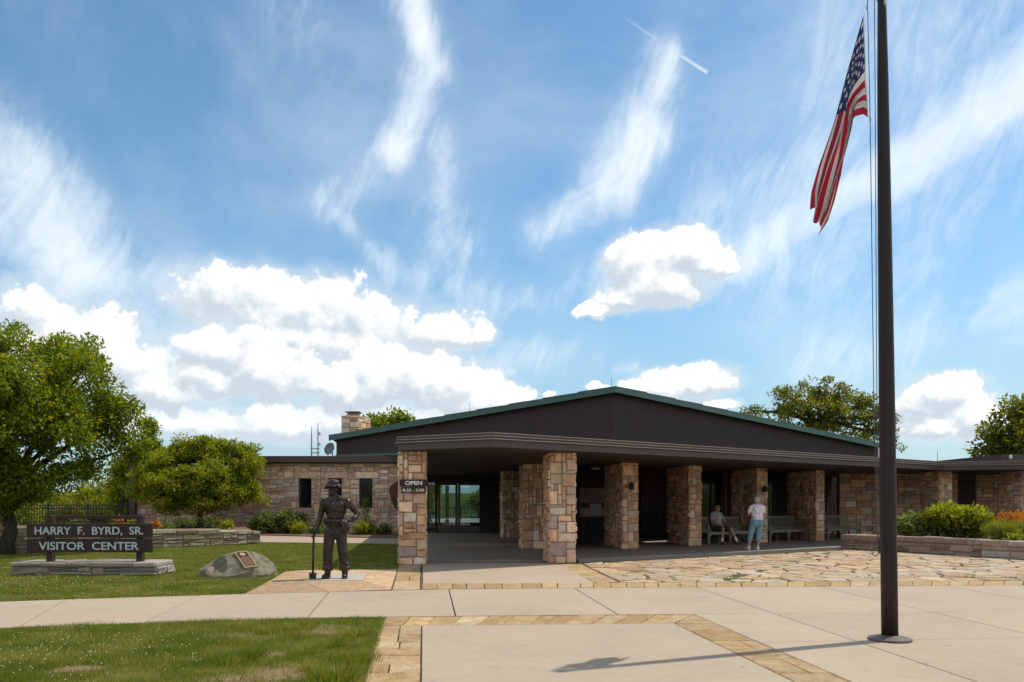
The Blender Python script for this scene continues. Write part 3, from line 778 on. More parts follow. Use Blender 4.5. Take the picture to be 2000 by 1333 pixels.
pier((-2.70, 18.3), (1, 0), .65, .65)
pier((.92, 18.72), (1, 0), .635, .9)
for c, w in (((3.35, 23.2), .64), ((5.755, 24.9), .57), ((8.59, 26.9), .57), ((11.26, 28.4), .50)):
    pier(c, uR, w, 2.25, z0=.08)
pier((.333, 24.1), (1, 0), .95, .8, z0=.04)
pier((-.35, 29.0), (1, 0), .62, .8, z0=.15)
pier((16.4, 29.45), (1, .05), .50, 1.15, singles=(True, True, False), z0=.08)
pier((19.32, 29.1), (1, -.1), .6, 1.1, z0=.08)

# ---- stone wall of the low wing, with three slit windows
WY = 38.0; WX0, WX1 = -18.6, -4.5
wing = obj('wing_wall', merge(prism([(WX0, WY + .28), (WX1, WY + .28), (WX1, WY + .5), (WX0, WY + .5)], -.05, 3.48)), M_DARK, bld)
wins = []
for (a, b) in ((583.5, 608), (642, 667.5), (702, 727.5)):
    wins.append((ux(a, WY) - WX0, ux(b, WY) - WX0, vz(992.5, WY), vz(935, WY)))
edges = [0] + sum([[w[0], w[1]] for w in wins], []) + [WX1 - WX0]
cores = []
for i in range(0, len(edges), 2): cores.append(prism([(WX0 + edges[i], WY), (WX0 + edges[i + 1], WY), (WX0 + edges[i + 1], WY + .275), (WX0 + edges[i], WY + .275)], -.05, 3.48))
for w in wins:
    cores.append(prism([(WX0 + w[0], WY), (WX0 + w[1], WY), (WX0 + w[1], WY + .275), (WX0 + w[0], WY + .275)], -.05, w[2]))
    cores.append(prism([(WX0 + w[0], WY), (WX0 + w[1], WY), (WX0 + w[1], WY + .275), (WX0 + w[0], WY + .275)], w[3], 3.48))
obj('wall_backing', merge(*cores), M_MORTAR, wing)
rw = random.Random(14)
lint = []
for w in wins: lint += [(w[0] - .22, w[1] + .30, w[3], w[3] + .33), (w[0] - .12, w[1] + .10, w[2] - .22, w[2])]
rects = ashlar(WX1 - WX0, 3.47, .165, .105, (2, 2, 3, 3, 4, 5, 6), (1, 1, 2, 2, 2, 3), rw)
rects = cut(rects, wins + lint) + lint
rects = [q for q in rects if not any(q[0] < w[1] - .01 and q[1] > w[0] + .01 and q[2] < w[3] - .01 and q[3] > w[2] + .01 for w in wins)]
seen = [q for q in rects if q[1] + WX0 > -12.6 and q[3] > .25 and q[0] + WX0 < -5.3]
seen.sort(key=lambda q: -(q[1] - q[0]) * (q[3] - q[2])); first = seen[:296]; rest = [q for q in rects if q not in first]
Pw = Vector((WX0, WY, 0))
stones(Pw, Vector((1, 0, 0)), Vector((0, -1, 0)), first, M_WALL, wing, rw, True, prot=.028, gap=.009)
stones(Pw, Vector((1, 0, 0)), Vector((0, -1, 0)), rest, M_WALL, wing, rw, False, prot=.028, gap=.009)
for w in wins:
    x0, x1, z0, z1 = WX0 + w[0], WX0 + w[1], w[2], w[3]
    wi = obj('window', prism([(x0, WY + .20), (x1, WY + .20), (x1, WY + .205), (x0, WY + .205)], z0, z1), M_DGLASS, bld)
    for q in ((x0, x0 + .05, z0, z1), (x1 - .05, x1, z0, z1)): obj('frame', bbox(((q[0] + q[1]) / 2, WY + .17, (q[2] + q[3]) / 2), (.05, .058, q[3] - q[2]), bev=.006), M_BROWN, wi)
    obj('frame', bbox(((x0 + x1) / 2, WY + .17, z1 - .025), (x1 - x0 - .102, .058, .05), bev=.006), M_BROWN, wi)
    obj('frame', bbox(((x0 + x1) / 2, WY + .17, z0 + .025), (x1 - x0 - .102, .058, .05), bev=.006), M_BROWN, wi)
# roof of the wing
wr = obj('wing_roof', prism([(WX0 - .75, WY - .42), (-4.9, WY - .42), (-4.9, 50), (WX0 - .75, 50)], 3.52, 3.77), M_BROWN, bld)
obj('fascia', bbox(((WX0 - .75 - 4.92) / 2, WY - .45, 3.64), (13.65, .05, .28), bev=.006), M_BROWN, wr)
obj('drip_trim', bbox(((WX0 - .75 - 4.92) / 2, WY - .455, 3.79), (13.75, .12, .022), bev=.004), M_TRIM, wr)
obj('soffit', prism([(WX0 - .7, WY - .41), (-4.92, WY - .41), (-4.92, WY + .5), (WX0 - .7, WY + .5)], 3.485, 3.518), M_SOFF, wr)
obj('corner_post', bbox((ux(262, WY) , WY - .12, 1.74), (.30, .20, 3.47), bev=.01), M_BROWN, bld)
# wing flank walls and the inside of the main hall
def wallbox(name, a, b, z0, z1, mat, t=.2, parent=None):
    a, b = Vector(a), Vector(b); u = (b - a).normalized(); n = Vector((u.y, -u.x))
    return obj(name, prism([a, b, b - n * t, a - n * t], z0, z1), mat, parent or bld)
wallbox('flank_wall', (WX0, 49.5), (WX0, WY + .5), -.05, 3.48, M_MORTAR)
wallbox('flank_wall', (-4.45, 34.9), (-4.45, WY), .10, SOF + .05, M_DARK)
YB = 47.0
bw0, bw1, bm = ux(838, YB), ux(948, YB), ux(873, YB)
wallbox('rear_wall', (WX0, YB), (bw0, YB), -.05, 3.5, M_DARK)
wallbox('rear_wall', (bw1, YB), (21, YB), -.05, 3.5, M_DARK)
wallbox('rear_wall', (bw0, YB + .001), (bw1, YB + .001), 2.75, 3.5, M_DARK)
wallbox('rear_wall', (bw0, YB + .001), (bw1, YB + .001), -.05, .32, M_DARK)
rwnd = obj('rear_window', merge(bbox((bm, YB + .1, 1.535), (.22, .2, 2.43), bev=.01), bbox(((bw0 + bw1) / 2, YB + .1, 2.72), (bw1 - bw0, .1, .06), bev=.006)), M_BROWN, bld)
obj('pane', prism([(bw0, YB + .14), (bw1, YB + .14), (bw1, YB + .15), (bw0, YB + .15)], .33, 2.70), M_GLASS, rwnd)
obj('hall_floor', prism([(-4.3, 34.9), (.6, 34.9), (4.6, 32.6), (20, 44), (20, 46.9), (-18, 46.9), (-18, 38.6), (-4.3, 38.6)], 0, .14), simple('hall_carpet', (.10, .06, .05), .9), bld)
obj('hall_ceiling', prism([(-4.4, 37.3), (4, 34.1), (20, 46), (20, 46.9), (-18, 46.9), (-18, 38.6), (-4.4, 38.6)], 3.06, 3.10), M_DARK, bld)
# ---- entrance doors
DY = 34.7
def dX(u): return ux(u, DY)
ent = obj('entrance_screen', merge(
    bbox((dX(911), DY, 2.60), (dX(982) - dX(836) + .8, .14, .34), bev=.008),
    bbox((dX(965), DY, 1.29), (dX(1000) - dX(944), .14, 2.28), bev=.008),
    bbox((dX(852), DY, 1.29), (.10, .14, 2.28), bev=.006), bbox((dX(829), DY, 1.29), (.12, .14, 2.28), bev=.006)), M_DARK, bld)
for (a, b, hs) in ((855, 894, 1), (894.5, 941, -1)):
    x0, x1 = dX(a), dX(b); zb, zt = .17, 2.42
    d = obj('door', merge(bbox((x0 + .055, DY, (zb + zt) / 2), (.11, .05, zt - zb), bev=.006), bbox((x1 - .055, DY, (zb + zt) / 2), (.11, .05, zt - zb), bev=.006),
                          bbox(((x0 + x1) / 2, DY, zb + .14), (x1 - x0 - .222, .05, .28), bev=.006), bbox(((x0 + x1) / 2, DY, zt - .06), (x1 - x0 - .222, .05, .12), bev=.006)), M_BROWN, bld)
    obj('pane', prism([(x0 + .11, DY - .004), (x1 - .11, DY - .004), (x1 - .11, DY + .004), (x0 + .11, DY + .004)], zb + .281, zt - .121), M_GLASS, d)
    hx = x1 - .13 if hs > 0 else x0 + .13
    obj('handle', tube([(hx, DY - .03, 1.02), (hx - .02 * hs, DY - .085, 1.04), (hx - .02 * hs, DY - .085, 1.34), (hx, DY - .03, 1.36)], .014, 8), M_IRON, d)
sd = obj('side_light', bbox((dX(841), DY, 1.02), (dX(850) - dX(832), .05, .10), bev=.006), M_BROWN, bld)
obj('pane', prism([(dX(831), DY - .004), (dX(850), DY - .004), (dX(850), DY + .004), (dX(831), DY + .004)], 0.2, 2.42), M_GLASS, sd)
wallbox('vestibule_wall', (.1, 34.9), (.22, 29.7), .14, SOF + .05, M_DARK)
wallbox('vestibule_wall', (.45, 29.0), (1.12, 24.9), .06, SOF + .05, M_SIDE, t=.15)
# ---- back wall of the porch: brown boards, dark windows
W0 = Vector((1.30, 27.2)); WLEN = 19.5
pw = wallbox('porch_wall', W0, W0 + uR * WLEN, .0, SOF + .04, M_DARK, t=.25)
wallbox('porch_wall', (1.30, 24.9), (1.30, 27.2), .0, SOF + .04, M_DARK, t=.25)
dark_bays = [(3.0, 4.6), (7.9, 9.3), (11.3, 12.9), (14.7, 16.0)]
k = 0
while k * .36 < WLEN - .3:
    a = k * .36; k += 1
    if any(s < a + .18 < e for s, e in dark_bays): continue
    c = W0 + uR * (a + .18) + nR * .015
    obj('board', bbox((c.x, c.y, 1.40), (.345, .03, 2.60), math.atan2(uR.y, uR.x), .006), M_SIDE, pw)
for s, e in dark_bays:
    a, b = W0 + uR * (s + .05) + nR * .012, W0 + uR * (e - .05) + nR * .012
    w_ = wallbox('window', a, b, .5, 2.62, M_DGLASS, t=.008)
    for q in (s + .04, (s + e) / 2, e - .04):
        c = W0 + uR * q + nR * .035; obj('frame', bbox((c.x, c.y, 1.56), (.07, .05, 2.16), math.atan2(uR.y, uR.x), .006), M_BROWN, w_)
    c = W0 + uR * ((s + e) / 2) + nR * .035; obj('frame', bbox((c.x, c.y, .44), (e - s, .05, .10), math.atan2(uR.y, uR.x), .006), M_BROWN, w_)
pp = at(1416, 965, 30.6); obj('post', bbox((pp.x, pp.y, 1.4), (.11, .11, 2.62), math.atan2(uR.y, uR.x), .006), simple('tan_paint', (.17, .12, .085), .7), bld)
# stone walls and door of the second wing
def stone_wall(a, b, z0, z1, seed, mod=(.22, .14), single=True, mat=M_PIL):
    a, b = Vector(a), Vector(b); u = (b - a).normalized(); n = Vector((u.y, -u.x)); W = (b - a).length
    core = wallbox('side_wall', a, b, z0, z1, M_MORTAR, t=.3)
    q = ashlar(W, z1 - z0 - .005, mod[0], mod[1], (1, 2, 3, 3), (1, 1, 2, 2), random.Random(seed))
    stones(V3(a, z0), V3(u), V3(n), q, mat, core, random.Random(seed + 1), single, name='wall_stone', prot=.03, gap=.009); return core
stone_wall((13.6, 31.9), (18.4, 31.7), .08, SOF, 61)
stone_wall((19.5, 32.6), (24, 32.3), .08, SOF, 63, single=False)
sdr = wallbox('service_door', (18.42, 32.3), (19.48, 32.25), .08, 2.45, M_DARK)
for q in range(3): obj('board', bbox((18.6 + .35 * q, 32.26, 1.27), (.335, .05, 2.3), -.05, .006), M_SIDE, sdr)
wallbox('door_lintel', (18.42, 32.3), (19.48, 32.25), 2.45, SOF + .04, M_BROWN)
# ---- gable walls of vertical boards
GP = at(1198, 985, 33.0).to_2d(); GL = at(657, 985, 38.7).to_2d(); GR = at(1716, 985, 46.4).to_2d()
zA, zL, zRr = vz(757, 33.0), vz(851, 38.7), vz(869, 46.4)
gw = obj('gable_wall', merge(prism([GL + (GP - GL) * .32, GP, GP + gB * .3, GL + (GP - GL) * .32 + gB * .3], 3.0, 3.1), prism([GP, GR, GR + gB * .3, GP + gB * .3], 3.0, 3.1)), M_DARK, bld)
def gable_boards(A, B, za, zb, wid):
    u = (B - A); W = u.length; u = u / W; n = Vector((u.y, -u.x)); N = int(W / wid)
    for i in range(N):
        s0, s1 = i / N * W + .001, (i + 1) / N * W - .001
        o = .002 * (i % 2)
        z0, z1 = za + (zb - za) * s0 / W - .10, za + (zb - za) * s1 / W - .10
        a, b = A + u * s0 + n * o, A + u * s1 + n * o; c, d = b - n * .05, a - n * .05
        zl_ = 3.80 if a.x < -4.95 else 3.05
        v = [(p.x, p.y, zl_) for p in (a, b, c, d)] + [(a.x, a.y, z0), (b.x, b.y, z1), (c.x, c.y, z1), (d.x, d.y, z0)]
        obj('board', (v, [(3, 2, 1, 0), (4, 5, 6, 7), (0, 1, 5, 4), (1, 2, 6, 5), (2, 3, 7, 6), (3, 0, 4, 7)]), M_SIDE, gw)
gable_boards(GL, GP, zL, zA, .30); gable_boards(GP, GR, zA, zRr, .30)
wallbox('gable_side', GL + gB * 13, GL, 3.0, zL - .1, M_SIDE, t=.2)
# green flashing along the foot of the gable beside the low roof
c = (GL + GP) / 2; u_ = (GP - GL).normalized()
obj('flashing', bbox((GL.x + u_.x * 3.2 + .02, GL.y + u_.y * 3.2 - .06, 3.88), (6.5, .06, .11), math.atan2(u_.y, u_.x), .006), M_GREEN, bld)
# ---- roof in lapped courses parallel to the ridge
fo = gB * -.38
roof = obj('roof', merge(prism([GL + gB * .2 + (GP - GL) * .04, GP + gB * .2, GP + gB * 12, GL + gB * 12], zL - .35, zL - .30)), M_DARK, bld)
def roof_side(A, zA_, B, zB_, n, flip):
    u3 = Vector((B.x - A.x, B.y - A.y, zB_ - zA_))
    for i in range(n):
        p0 = Vector((A.x, A.y, zA_)) + u3 * (i / n); p1 = Vector((A.x, A.y, zA_)) + u3 * ((i + 1) / n)
        b = V3(gB * 13.5); s0, s1 = .035, 0.
        dn = Vector((0, 0, -.075))
        t = [p0 + Vector((0, 0, s1)), p1 + Vector((0, 0, s0)), p1 + b + Vector((0, 0, s0)), p0 + b + Vector((0, 0, s1))]
        lo = [p0 + dn, p1 + dn, p1 + b + dn, p0 + b + dn]
        v = [tuple(x) for x in t + lo]; f = [(0, 1, 2, 3), (7, 6, 5, 4), (0, 4, 5, 1), (1, 5, 6, 2), (2, 6, 7, 3), (3, 7, 4, 0)]
        if flip: f = [q[::-1] for q in f]
        obj('roof_course', (v, f), M_ROOF, roof)
    # fascia board under the front edge
    a0 = Vector((A.x, A.y, zA_)) - V3(gB) * 0.0; e = Vector((A.x, A.y, zA_)) + u3
    v = []
    for off in (-.03, .05):
        for p in (a0, e):
            q = p + V3(gB) * (off + .03)
            v += [tuple(q + Vector((0, 0, -.078))), tuple(q + Vector((0, 0, -.26)))]
    f = [(0, 1, 3, 2), (4, 6, 7, 5), (0, 2, 6, 4), (1, 5, 7, 3), (0, 4, 5, 1), (2, 3, 7, 6)]
    obj('roof_fascia', (v, f if not flip else [q[::-1] for q in f]), M_GREEN, roof)
Ar = GP + fo; uL = (GL - GP).normalized(); uRr = (GR - GP).normalized()
La, Ra = GL + fo + uL * .42, GR + fo + uRr * .6
roof_side(Ar, zA, La, zL - .02, 9, True); roof_side(Ar, zA, Ra, zRr - .01, 12, False)
# chimney
CY = 43.5; cx0, cx1 = ux(666.5, CY), ux(700, CY); zc = vz(812, CY)
ch = obj('chimney', prism([(cx0 + .03, CY + .03), (cx1 - .03, CY + .03), (cx1 + .45, CY + 1.3), (cx0 + .45, CY + 1.3)], 3.7, zc), M_MORTAR, bld)
rc = random.Random(3)
stones(Vector((cx0, CY, 4.3)), Vector((1, 0, 0)), Vector((0, -1, 0)), ashlar(cx1 - cx0, zc - 4.3, .25, .17, (1, 2, 2), (1, 1, 2), rc), M_PIL, ch, rc, True)
e1 = Vector((.48, 1.3, 0)).normalized()
stones(Vector((cx1 - .02, CY, 4.3)), e1, Vector((e1.y, -e1.x, 0)), ashlar(1.35, zc - 4.3, .25, .17, (1, 2, 2), (1, 1, 2), rc), M_PIL, ch, rc, False)
obj('chimney_cap', merge(bbox(((cx0 + cx1) / 2 + .1, CY + .6, zc + .04), (.75, .75, .06), bev=.01), bbox(((cx0 + cx1) / 2 + .1, CY + .6, zc + .13), (.6, .6, .12), bev=.01), bbox(((cx0 + cx1) / 2 + .1, CY + .6, zc + .24), (.85, .85, .05), bev=.015)), M_TRIM, ch)
for (u, v0, v1, Y) in ((917, 835, 785, 36.5), (1194, 757, 738, 34), (684, 803, 788, 44.1), (1831, 902, 880, 31), (428, 860, 845, 42)):
    a, b = at(u, v0 + 3, Y), at(u, v1, Y); obj('lightning_rod', tube([a, b], [.012, .006], 6), M_IRON, bld)
# raised roof box of the second wing
rx0 = ux(1955, 33); rb_ = obj('roof_monitor', prism([(rx0, 33), (27, 32.6), (27, 38), (rx0, 38)], 3.05, vz(888, 33)), M_BROWN, bld)
obj('vent_plate', bbox((ux(1973, 32.9), 32.86, vz(893, 33)), (.13, .03, .14), bev=.01), M_WHITE, rb_)
# lamps on the columns
for (u, v, Y) in ((1233, 949, 23.36), (1493, 955, 27.05)):
    p = at(u, v, Y - .1); l = obj('wall_lamp', lathe((p.x, p.y - .06, p.z - .12), [(.03, 0), (.075, .02), (.085, .14), (.05, .2), (.02, .23)], 14), M_IRON, bld, smooth=True)
    obj('bracket', bbox((p.x + .02, p.y + .04, p.z + .02), (.06, .18, .05), bev=.01), M_IRON, l)
lp = at(1163, 914.5, 27.0); obj('light_fixture', bbox((lp.x, lp.y, lp.z), (.34, .12, .10), R(35), .015), M_WHITE, bld)
# iron gate at the passage behind the porch
gt = thing('iron_gate', 'low black iron picket gate between the second and third porch piers', 'gate', (5.6, 30.05, .08))
ga, gb_ = W0 + uR * 2.95 + nR * .14, W0 + uR * 6.3 + nR * .14
for z in (.22, 1.10): obj('rail', bbox(((ga.x + gb_.x) / 2, (ga.y + gb_.y) / 2, z), ((gb_ - ga).length, .03, .04), math.atan2(uR.y, uR.x), .005), M_IRON, gt)
for i in range(26):
    p = ga + (gb_ - ga) * ((i + .5) / 26); obj('picket', bbox((p.x, p.y, .62), (.02, .018, 1.05), math.atan2(uR.y, uR.x), .004), M_IRON, gt)
for q in (ga, gb_): obj('post', bbox((q.x, q.y, .66), (.06, .06, 1.16), math.atan2(uR.y, uR.x), .006), M_IRON, gt)

# ================================================================== LETTERING
def letters(text, P, u, n, width, cap, mat, parent, depth=.006, bold=.0):
    cu = bpy.data.curves.new('letter', 'FONT'); cu.body = text; cu.size = 1.; cu.extrude = .02; cu.offset = bold; cu.resolution_u = 4
    o = bpy.data.objects.new('letter', cu); COL.objects.link(o)
    bpy.context.view_layer.update(); dg = bpy.context.evaluated_depsgraph_get()
    me = bpy.data.meshes.new_from_object(o.evaluated_get(dg)); bpy.data.objects.remove(o); bpy.data.curves.remove(cu)
    bm = bmesh.new(); bm.from_mesh(me); bpy.data.meshes.remove(me)
    bmesh.ops.remove_doubles(bm, verts=bm.verts, dist=1e-5)
    seen, isl = set(), []
    for v in bm.verts:
        if v.index in seen: continue
        st, g = [v], []
        seen.add(v.index)
        while st:
            a = st.pop(); g.append(a)
            for e in a.link_edges:
                b = e.other_vert(a)
                if b.index not in seen: seen.add(b.index); st.append(b)
        isl.append(g)
    isl.sort(key=lambda g: min(v.co.x for v in g)); grp = []
    for g in isl:
        a, b = min(v.co.x for v in g), max(v.co.x for v in g)
        if grp and a < grp[-1][1] - .02: grp[-1][0].extend(g); grp[-1][1] = max(b, grp[-1][1])
        else: grp.append([list(g), b])
    x0 = min(v.co.x for v in bm.verts); x1 = max(v.co.x for v in bm.verts)
    caps = [v.co.y for g in grp for v in g[0]]; y1 = max(caps); y0 = 0.
    P, u, n = Vector(P), Vector(u), Vector(n)
    for g, _ in grp:
        ids = {v: i for i, v in enumerate(g)}
        vv = []
        for v in g:
            vv.append(tuple(P + u * ((v.co.x - x0) / (x1 - x0) * width) + Vector((0, 0, (v.co.y - y0) / (y1 - y0) * cap)) + n * ((v.co.z + .02) / .04 * depth)))
        ff = [tuple(ids[v] for v in f.verts) for f in bm.faces if f.verts[0] in ids]
        obj('letter', (vv, ff), mat, parent)
    bm.free()
X1, NY = Vector((1, 0, 0)), Vector((0, -1, 0))

# ---- flagpole
PY = 8.2; pb = gp(1738, 1250.5)
fpole = thing('flagpole', 'tall dark brown tapered metal flagpole on a round base plate in the plaza', 'flagpole', pb)
lean = Vector((-.0125, 0, 1))
def pz(z): return pb + lean * z
obj('pole', tube([pz(z) for z in (.03, 1, 2, 3, 4, 5, 6, 6.7, 6.87)], [.0835, .0825, .081, .077, .071, .064, .055, .044, .041], 28), M_POLE, fpole, smooth=True)
obj('base_plate', lathe(pb, [(.213, 0), (.218, .012), (.215, .024), (.10, .052), (.09, .056)], 40), M_BASE, fpole)
obj('finial', lathe(pz(6.87), [(.02, 0), (.02, .02), (.045, .035), (.058, .065), (.045, .095), (.01, .11)], 18), M_GOLD, fpole, smooth=True)
obj('truck', lathe(pz(6.84), [(.05, 0), (.06, .03), (.05, .06)], 18), M_POLE, fpole)
hx = pb.x - .0
ropeA = [at(1694, -8, PY - .02), at(1697, 120, PY - .02), at(1699.5, 233, PY - .02), at(1703, 500, PY - .02), at(1707, 800, PY - .03), at(1714, 1065, PY - .06)]
ropeB = [at(1708, -8, PY - .05), at(1710, 300, PY - .06), at(1712, 700, PY - .07), at(1716, 1065, PY - .09)]
obj('halyard', tube(ropeA, .0042, 6), M_ROPE, fpole); obj('halyard', tube(ropeB, .0042, 6), M_ROPE, fpole)
obj('cleat', bbox(at(1719, 1066, PY - .10), (.03, .05, .16), bev=.006), M_IRON, fpole)
lp_ = [at(1716 + 7 * math.cos(a) - 6, 1078 + 8 * math.sin(a), PY - .1 + .02 * math.sin(2 * a)) for a in [2 * math.pi * k / 14 for k in range(15)]]
obj('halyard_loop', tube(lp_, .005, 6), M_ROPE, fpole)
for (u, v) in ((1693, 14), (1699.5, 233)): obj('snap_hook', bbox(at(u, v, PY - .02), (.016, .016, .05), bev=.005), M_GALV, fpole)

# ---- flag
def interp(tab, s):
    for i in range(len(tab) - 1):
        a, b = tab[i], tab[i + 1]
        if s <= b[0]:
            t = (s - a[0]) / (b[0] - a[0]); t = t * t * (3 - 2 * t) * .3 + t * .7
            return [a[k] + (b[k] - a[k]) * t for k in (1, 2)]
    return list(tab[-1][1:])
TT = [(0, 1688.5, 24), (.15, 1671, 88), (.3, 1652, 150), (.4, 1637, 205), (.55, 1624, 250), (.7, 1603, 315), (.85, 1590, 368), (1, 1587, 404)]
BB = [(0, 1697, 231), (.07, 1686, 226), (.14, 1670, 231), (.22, 1658, 246), (.34, 1654, 292), (.5, 1648, 335), (.7, 1636, 380), (.85, 1621, 425), (1, 1602, 456)]
NS, NTt = 72, 52
me = bpy.data.meshes.new('flag'); vs, uvv = [], []
for i in range(NS + 1):
    s = i / NS; a, b = interp(TT, s), interp(BB, s)
    amp = min(1, s * 4)
    for j in range(NTt + 1):
        t = j / NTt
        tt = t + .045 * amp * math.sin(2 * math.pi * (1.9 * t + .25 * s))            # cloth gathers into folds
        u_, v_ = a[0] + (b[0] - a[0]) * tt, a[1] + (b[1] - a[1]) * tt
        dyy = amp * (.075 * math.sin(2 * math.pi * (1.9 * t + .3 * s) + .6) + .03 * math.sin(2 * math.pi * (3.7 * t - .5 * s))) + .02 * math.sin(9 * s + 3 * t)
        p = at(u_, v_, PY - .02); vs.append((p.x + .012 * amp * math.sin(17 * t + 5 * s), p.y + dyy, p.z)); uvv.append((s, t))
fs = [(i * (NTt + 1) + j, i * (NTt + 1) + j + 1, (i + 1) * (NTt + 1) + j + 1, (i + 1) * (NTt + 1) + j) for i in range(NS) for j in range(NTt)]
me.from_pydata(vs, [], fs); me.polygons.foreach_set('use_smooth', [True] * len(fs))
uvl = me.uv_layers.new(name='cloth')
for l in me.loops: uvl.data[l.index].uv = uvv[l.vertex_index]
m, nt = newmat('flag_cloth'); t_ = NT(nt)
uvn = t_.n('ShaderNodeUVMap'); uvn.uv_map = 'cloth'; sp = t_.n('ShaderNodeSeparateXYZ'); setin(sp.inputs[0], uvn.outputs[0]); S_, T_ = sp.outputs[0], sp.outputs[1]
stripe = t_.m('LESS_THAN', t_.m('MODULO', t_.m('MULTIPLY', T_, 13.), 2.), 1.)
col = t_.mix(stripe, (.66, .63, .60), (.42, .022, .042))
can = t_.m('MULTIPLY', t_.m('LESS_THAN', S_, .40), t_.m('LESS_THAN', T_, 7 / 13))
fx, fy = t_.m('MULTIPLY', S_, 12 / .40), t_.m('MULTIPLY', T_, 10 * 13 / 7)
ix, iy = t_.m('ROUND', fx), t_.m('ROUND', fy)
par = t_.m('LESS_THAN', t_.m('MODULO', t_.m('ADD', ix, iy), 2.), .5)
ddx = t_.m('MULTIPLY', t_.m('SUBTRACT', fx, ix), .92 / 12); ddy = t_.m('MULTIPLY', t_.m('SUBTRACT', fy, iy), .065)
rad = t_.m('SQRT', t_.m('ADD', t_.m('MULTIPLY', ddx, ddx), t_.m('MULTIPLY', ddy, ddy)))
an = t_.m('ADD', t_.m('ARCTAN2', ddx, t_.m('MULTIPLY', ddy, -1.)), 4 * math.pi)
pt = t_.m('DIVIDE', t_.m('ABSOLUTE', t_.m('SUBTRACT', t_.m('MODULO', t_.m('ADD', an, math.pi / 5), 2 * math.pi / 5), math.pi / 5)), math.pi / 5)
lim = t_.m('MULTIPLY', t_.m('ADD', .42, t_.m('MULTIPLY', t_.m('POWER', t_.m('SUBTRACT', 1., pt), 1.6), .58)), .037)
inb = t_.m('MULTIPLY', t_.m('MULTIPLY', t_.m('GREATER_THAN', ix, .5), t_.m('LESS_THAN', ix, 11.5)), t_.m('MULTIPLY', t_.m('GREATER_THAN', iy, .5), t_.m('LESS_THAN', iy, 9.5)))
star = t_.m('MULTIPLY', t_.m('MULTIPLY', t_.m('LESS_THAN', rad, lim), par), inb)
col = t_.mix(can, col, t_.mix(star, (.028, .036, .13), (.70, .69, .68)))
col = t_.mix(t_.m('LESS_THAN', S_, .018), col, (.66, .64, .60))
d_ = t_.pbsdf(col, .75, t_.bump(t_.noise(t_.pos(), 400., 2), .1, .001), 0, .3); tl = t_.n('ShaderNodeBsdfTranslucent'); setin(tl.inputs[0], col)
mx = t_.n('ShaderNodeMixShader'); mx.inputs[0].default_value = .42; setin(mx.inputs[1], d_); setin(mx.inputs[2], tl.outputs[0]); t_.out(mx.outputs[0])
fl = link('flag', me, m); tag(fl, 'american stars and stripes flag hanging in limp folds from the halyard', 'flag')

# ================================================================== BODIES
def ell(c, r, rot=(0, 0, 0)): return ('e', c, r, rot)
def cap(a, b, r1, r2): return ('c', a, b, r1, r2)
_ico = {}
def organic(name, prims, mat, parent, mtx, voxel=.009, smooth=4):
    bm = bmesh.new()
    for p in prims:
        if p[0] == 'e':
            mm = Matrix.Translation(p[1]) @ Matrix.Rotation(p[3][2], 4, 'Z') @ Matrix.Rotation(p[3][1], 4, 'Y') @ Matrix.Rotation(p[3][0], 4, 'X') @ Matrix.Diagonal((*p[2], 1))
            bmesh.ops.create_icosphere(bm, subdivisions=3, radius=1, matrix=mm)
        else:
            a, b = Vector(p[1]), Vector(p[2]); L = (b - a).length
            q = (b - a).to_track_quat('Z', 'Y').to_matrix().to_4x4()
            bmesh.ops.create_cone(bm, cap_ends=True, segments=20, radius1=p[3], radius2=p[4], depth=L, matrix=Matrix.Translation((a + b) / 2) @ q)
            for c, r in ((a, p[3]), (b, p[4])): bmesh.ops.create_icosphere(bm, subdivisions=2, radius=r, matrix=Matrix.Translation(c))
    me = bpy.data.meshes.new(name); bm.to_mesh(me); bm.free()
    o = bpy.data.objects.new(name, me); COL.objects.link(o)
    md = o.modifiers.new('r', 'REMESH'); md.mode = 'VOXEL'; md.voxel_size = voxel; md.use_smooth_shade = True
    ms = o.modifiers.new('s', 'SMOOTH'); ms.factor = .5; ms.iterations = smooth
    bpy.context.view_layer.update(); dg = bpy.context.evaluated_depsgraph_get()
    m2 = bpy.data.meshes.new_from_object(o.evaluated_get(dg)); bpy.data.objects.remove(o); bpy.data.meshes.remove(me)
    m2.transform(Matrix.Translation(-root_of(parent)) @ mtx); m2.name = name; m2.materials.clear()
    m2.polygons.foreach_set('use_smooth', [True] * len(m2.polygons))
    return link(name, m2, mat, parent)
def hand(w, d, side, r=.011, curl=.9, ln=1.):          # palm and five fingers from wrist w along d; side points to the thumb
    w, d, side = Vector(w), Vector(d).normalized(), Vector(side); side = (side - d * side.dot(d)).normalized(); pn = d.cross(side)
    out = []
    pc = w + d * .045 * ln
    for k in range(-2, 3): out.append(cap(tuple(w + side * .008 * k), tuple(w + d * .085 * ln + side * .013 * k), .015, .013))
    for k, L in zip((1.5, .5, -.5, -1.5), (.068, .078, .072, .056)):
        a = w + d * .085 * ln + side * (.0165 * k); L *= ln
        b = a + (d * math.cos(curl * .5) + pn * math.sin(curl * .5)) * L * .5; c = b + (d * math.cos(curl * 1.3) + pn * math.sin(curl * 1.3)) * L * .5
        out += [cap(tuple(a), tuple(b), r, r * .92), cap(tuple(b), tuple(c), r * .92, r * .75)]
    a = w + d * .03 + side * .028; b = a + (d * .6 + side * .7 + pn * .3).normalized() * .036; c = b + (d * .85 + pn * .5).normalized() * .03
    out += [cap(tuple(a), tuple(b), .014, .012), cap(tuple(b), tuple(c), .012, .010)]
    return out
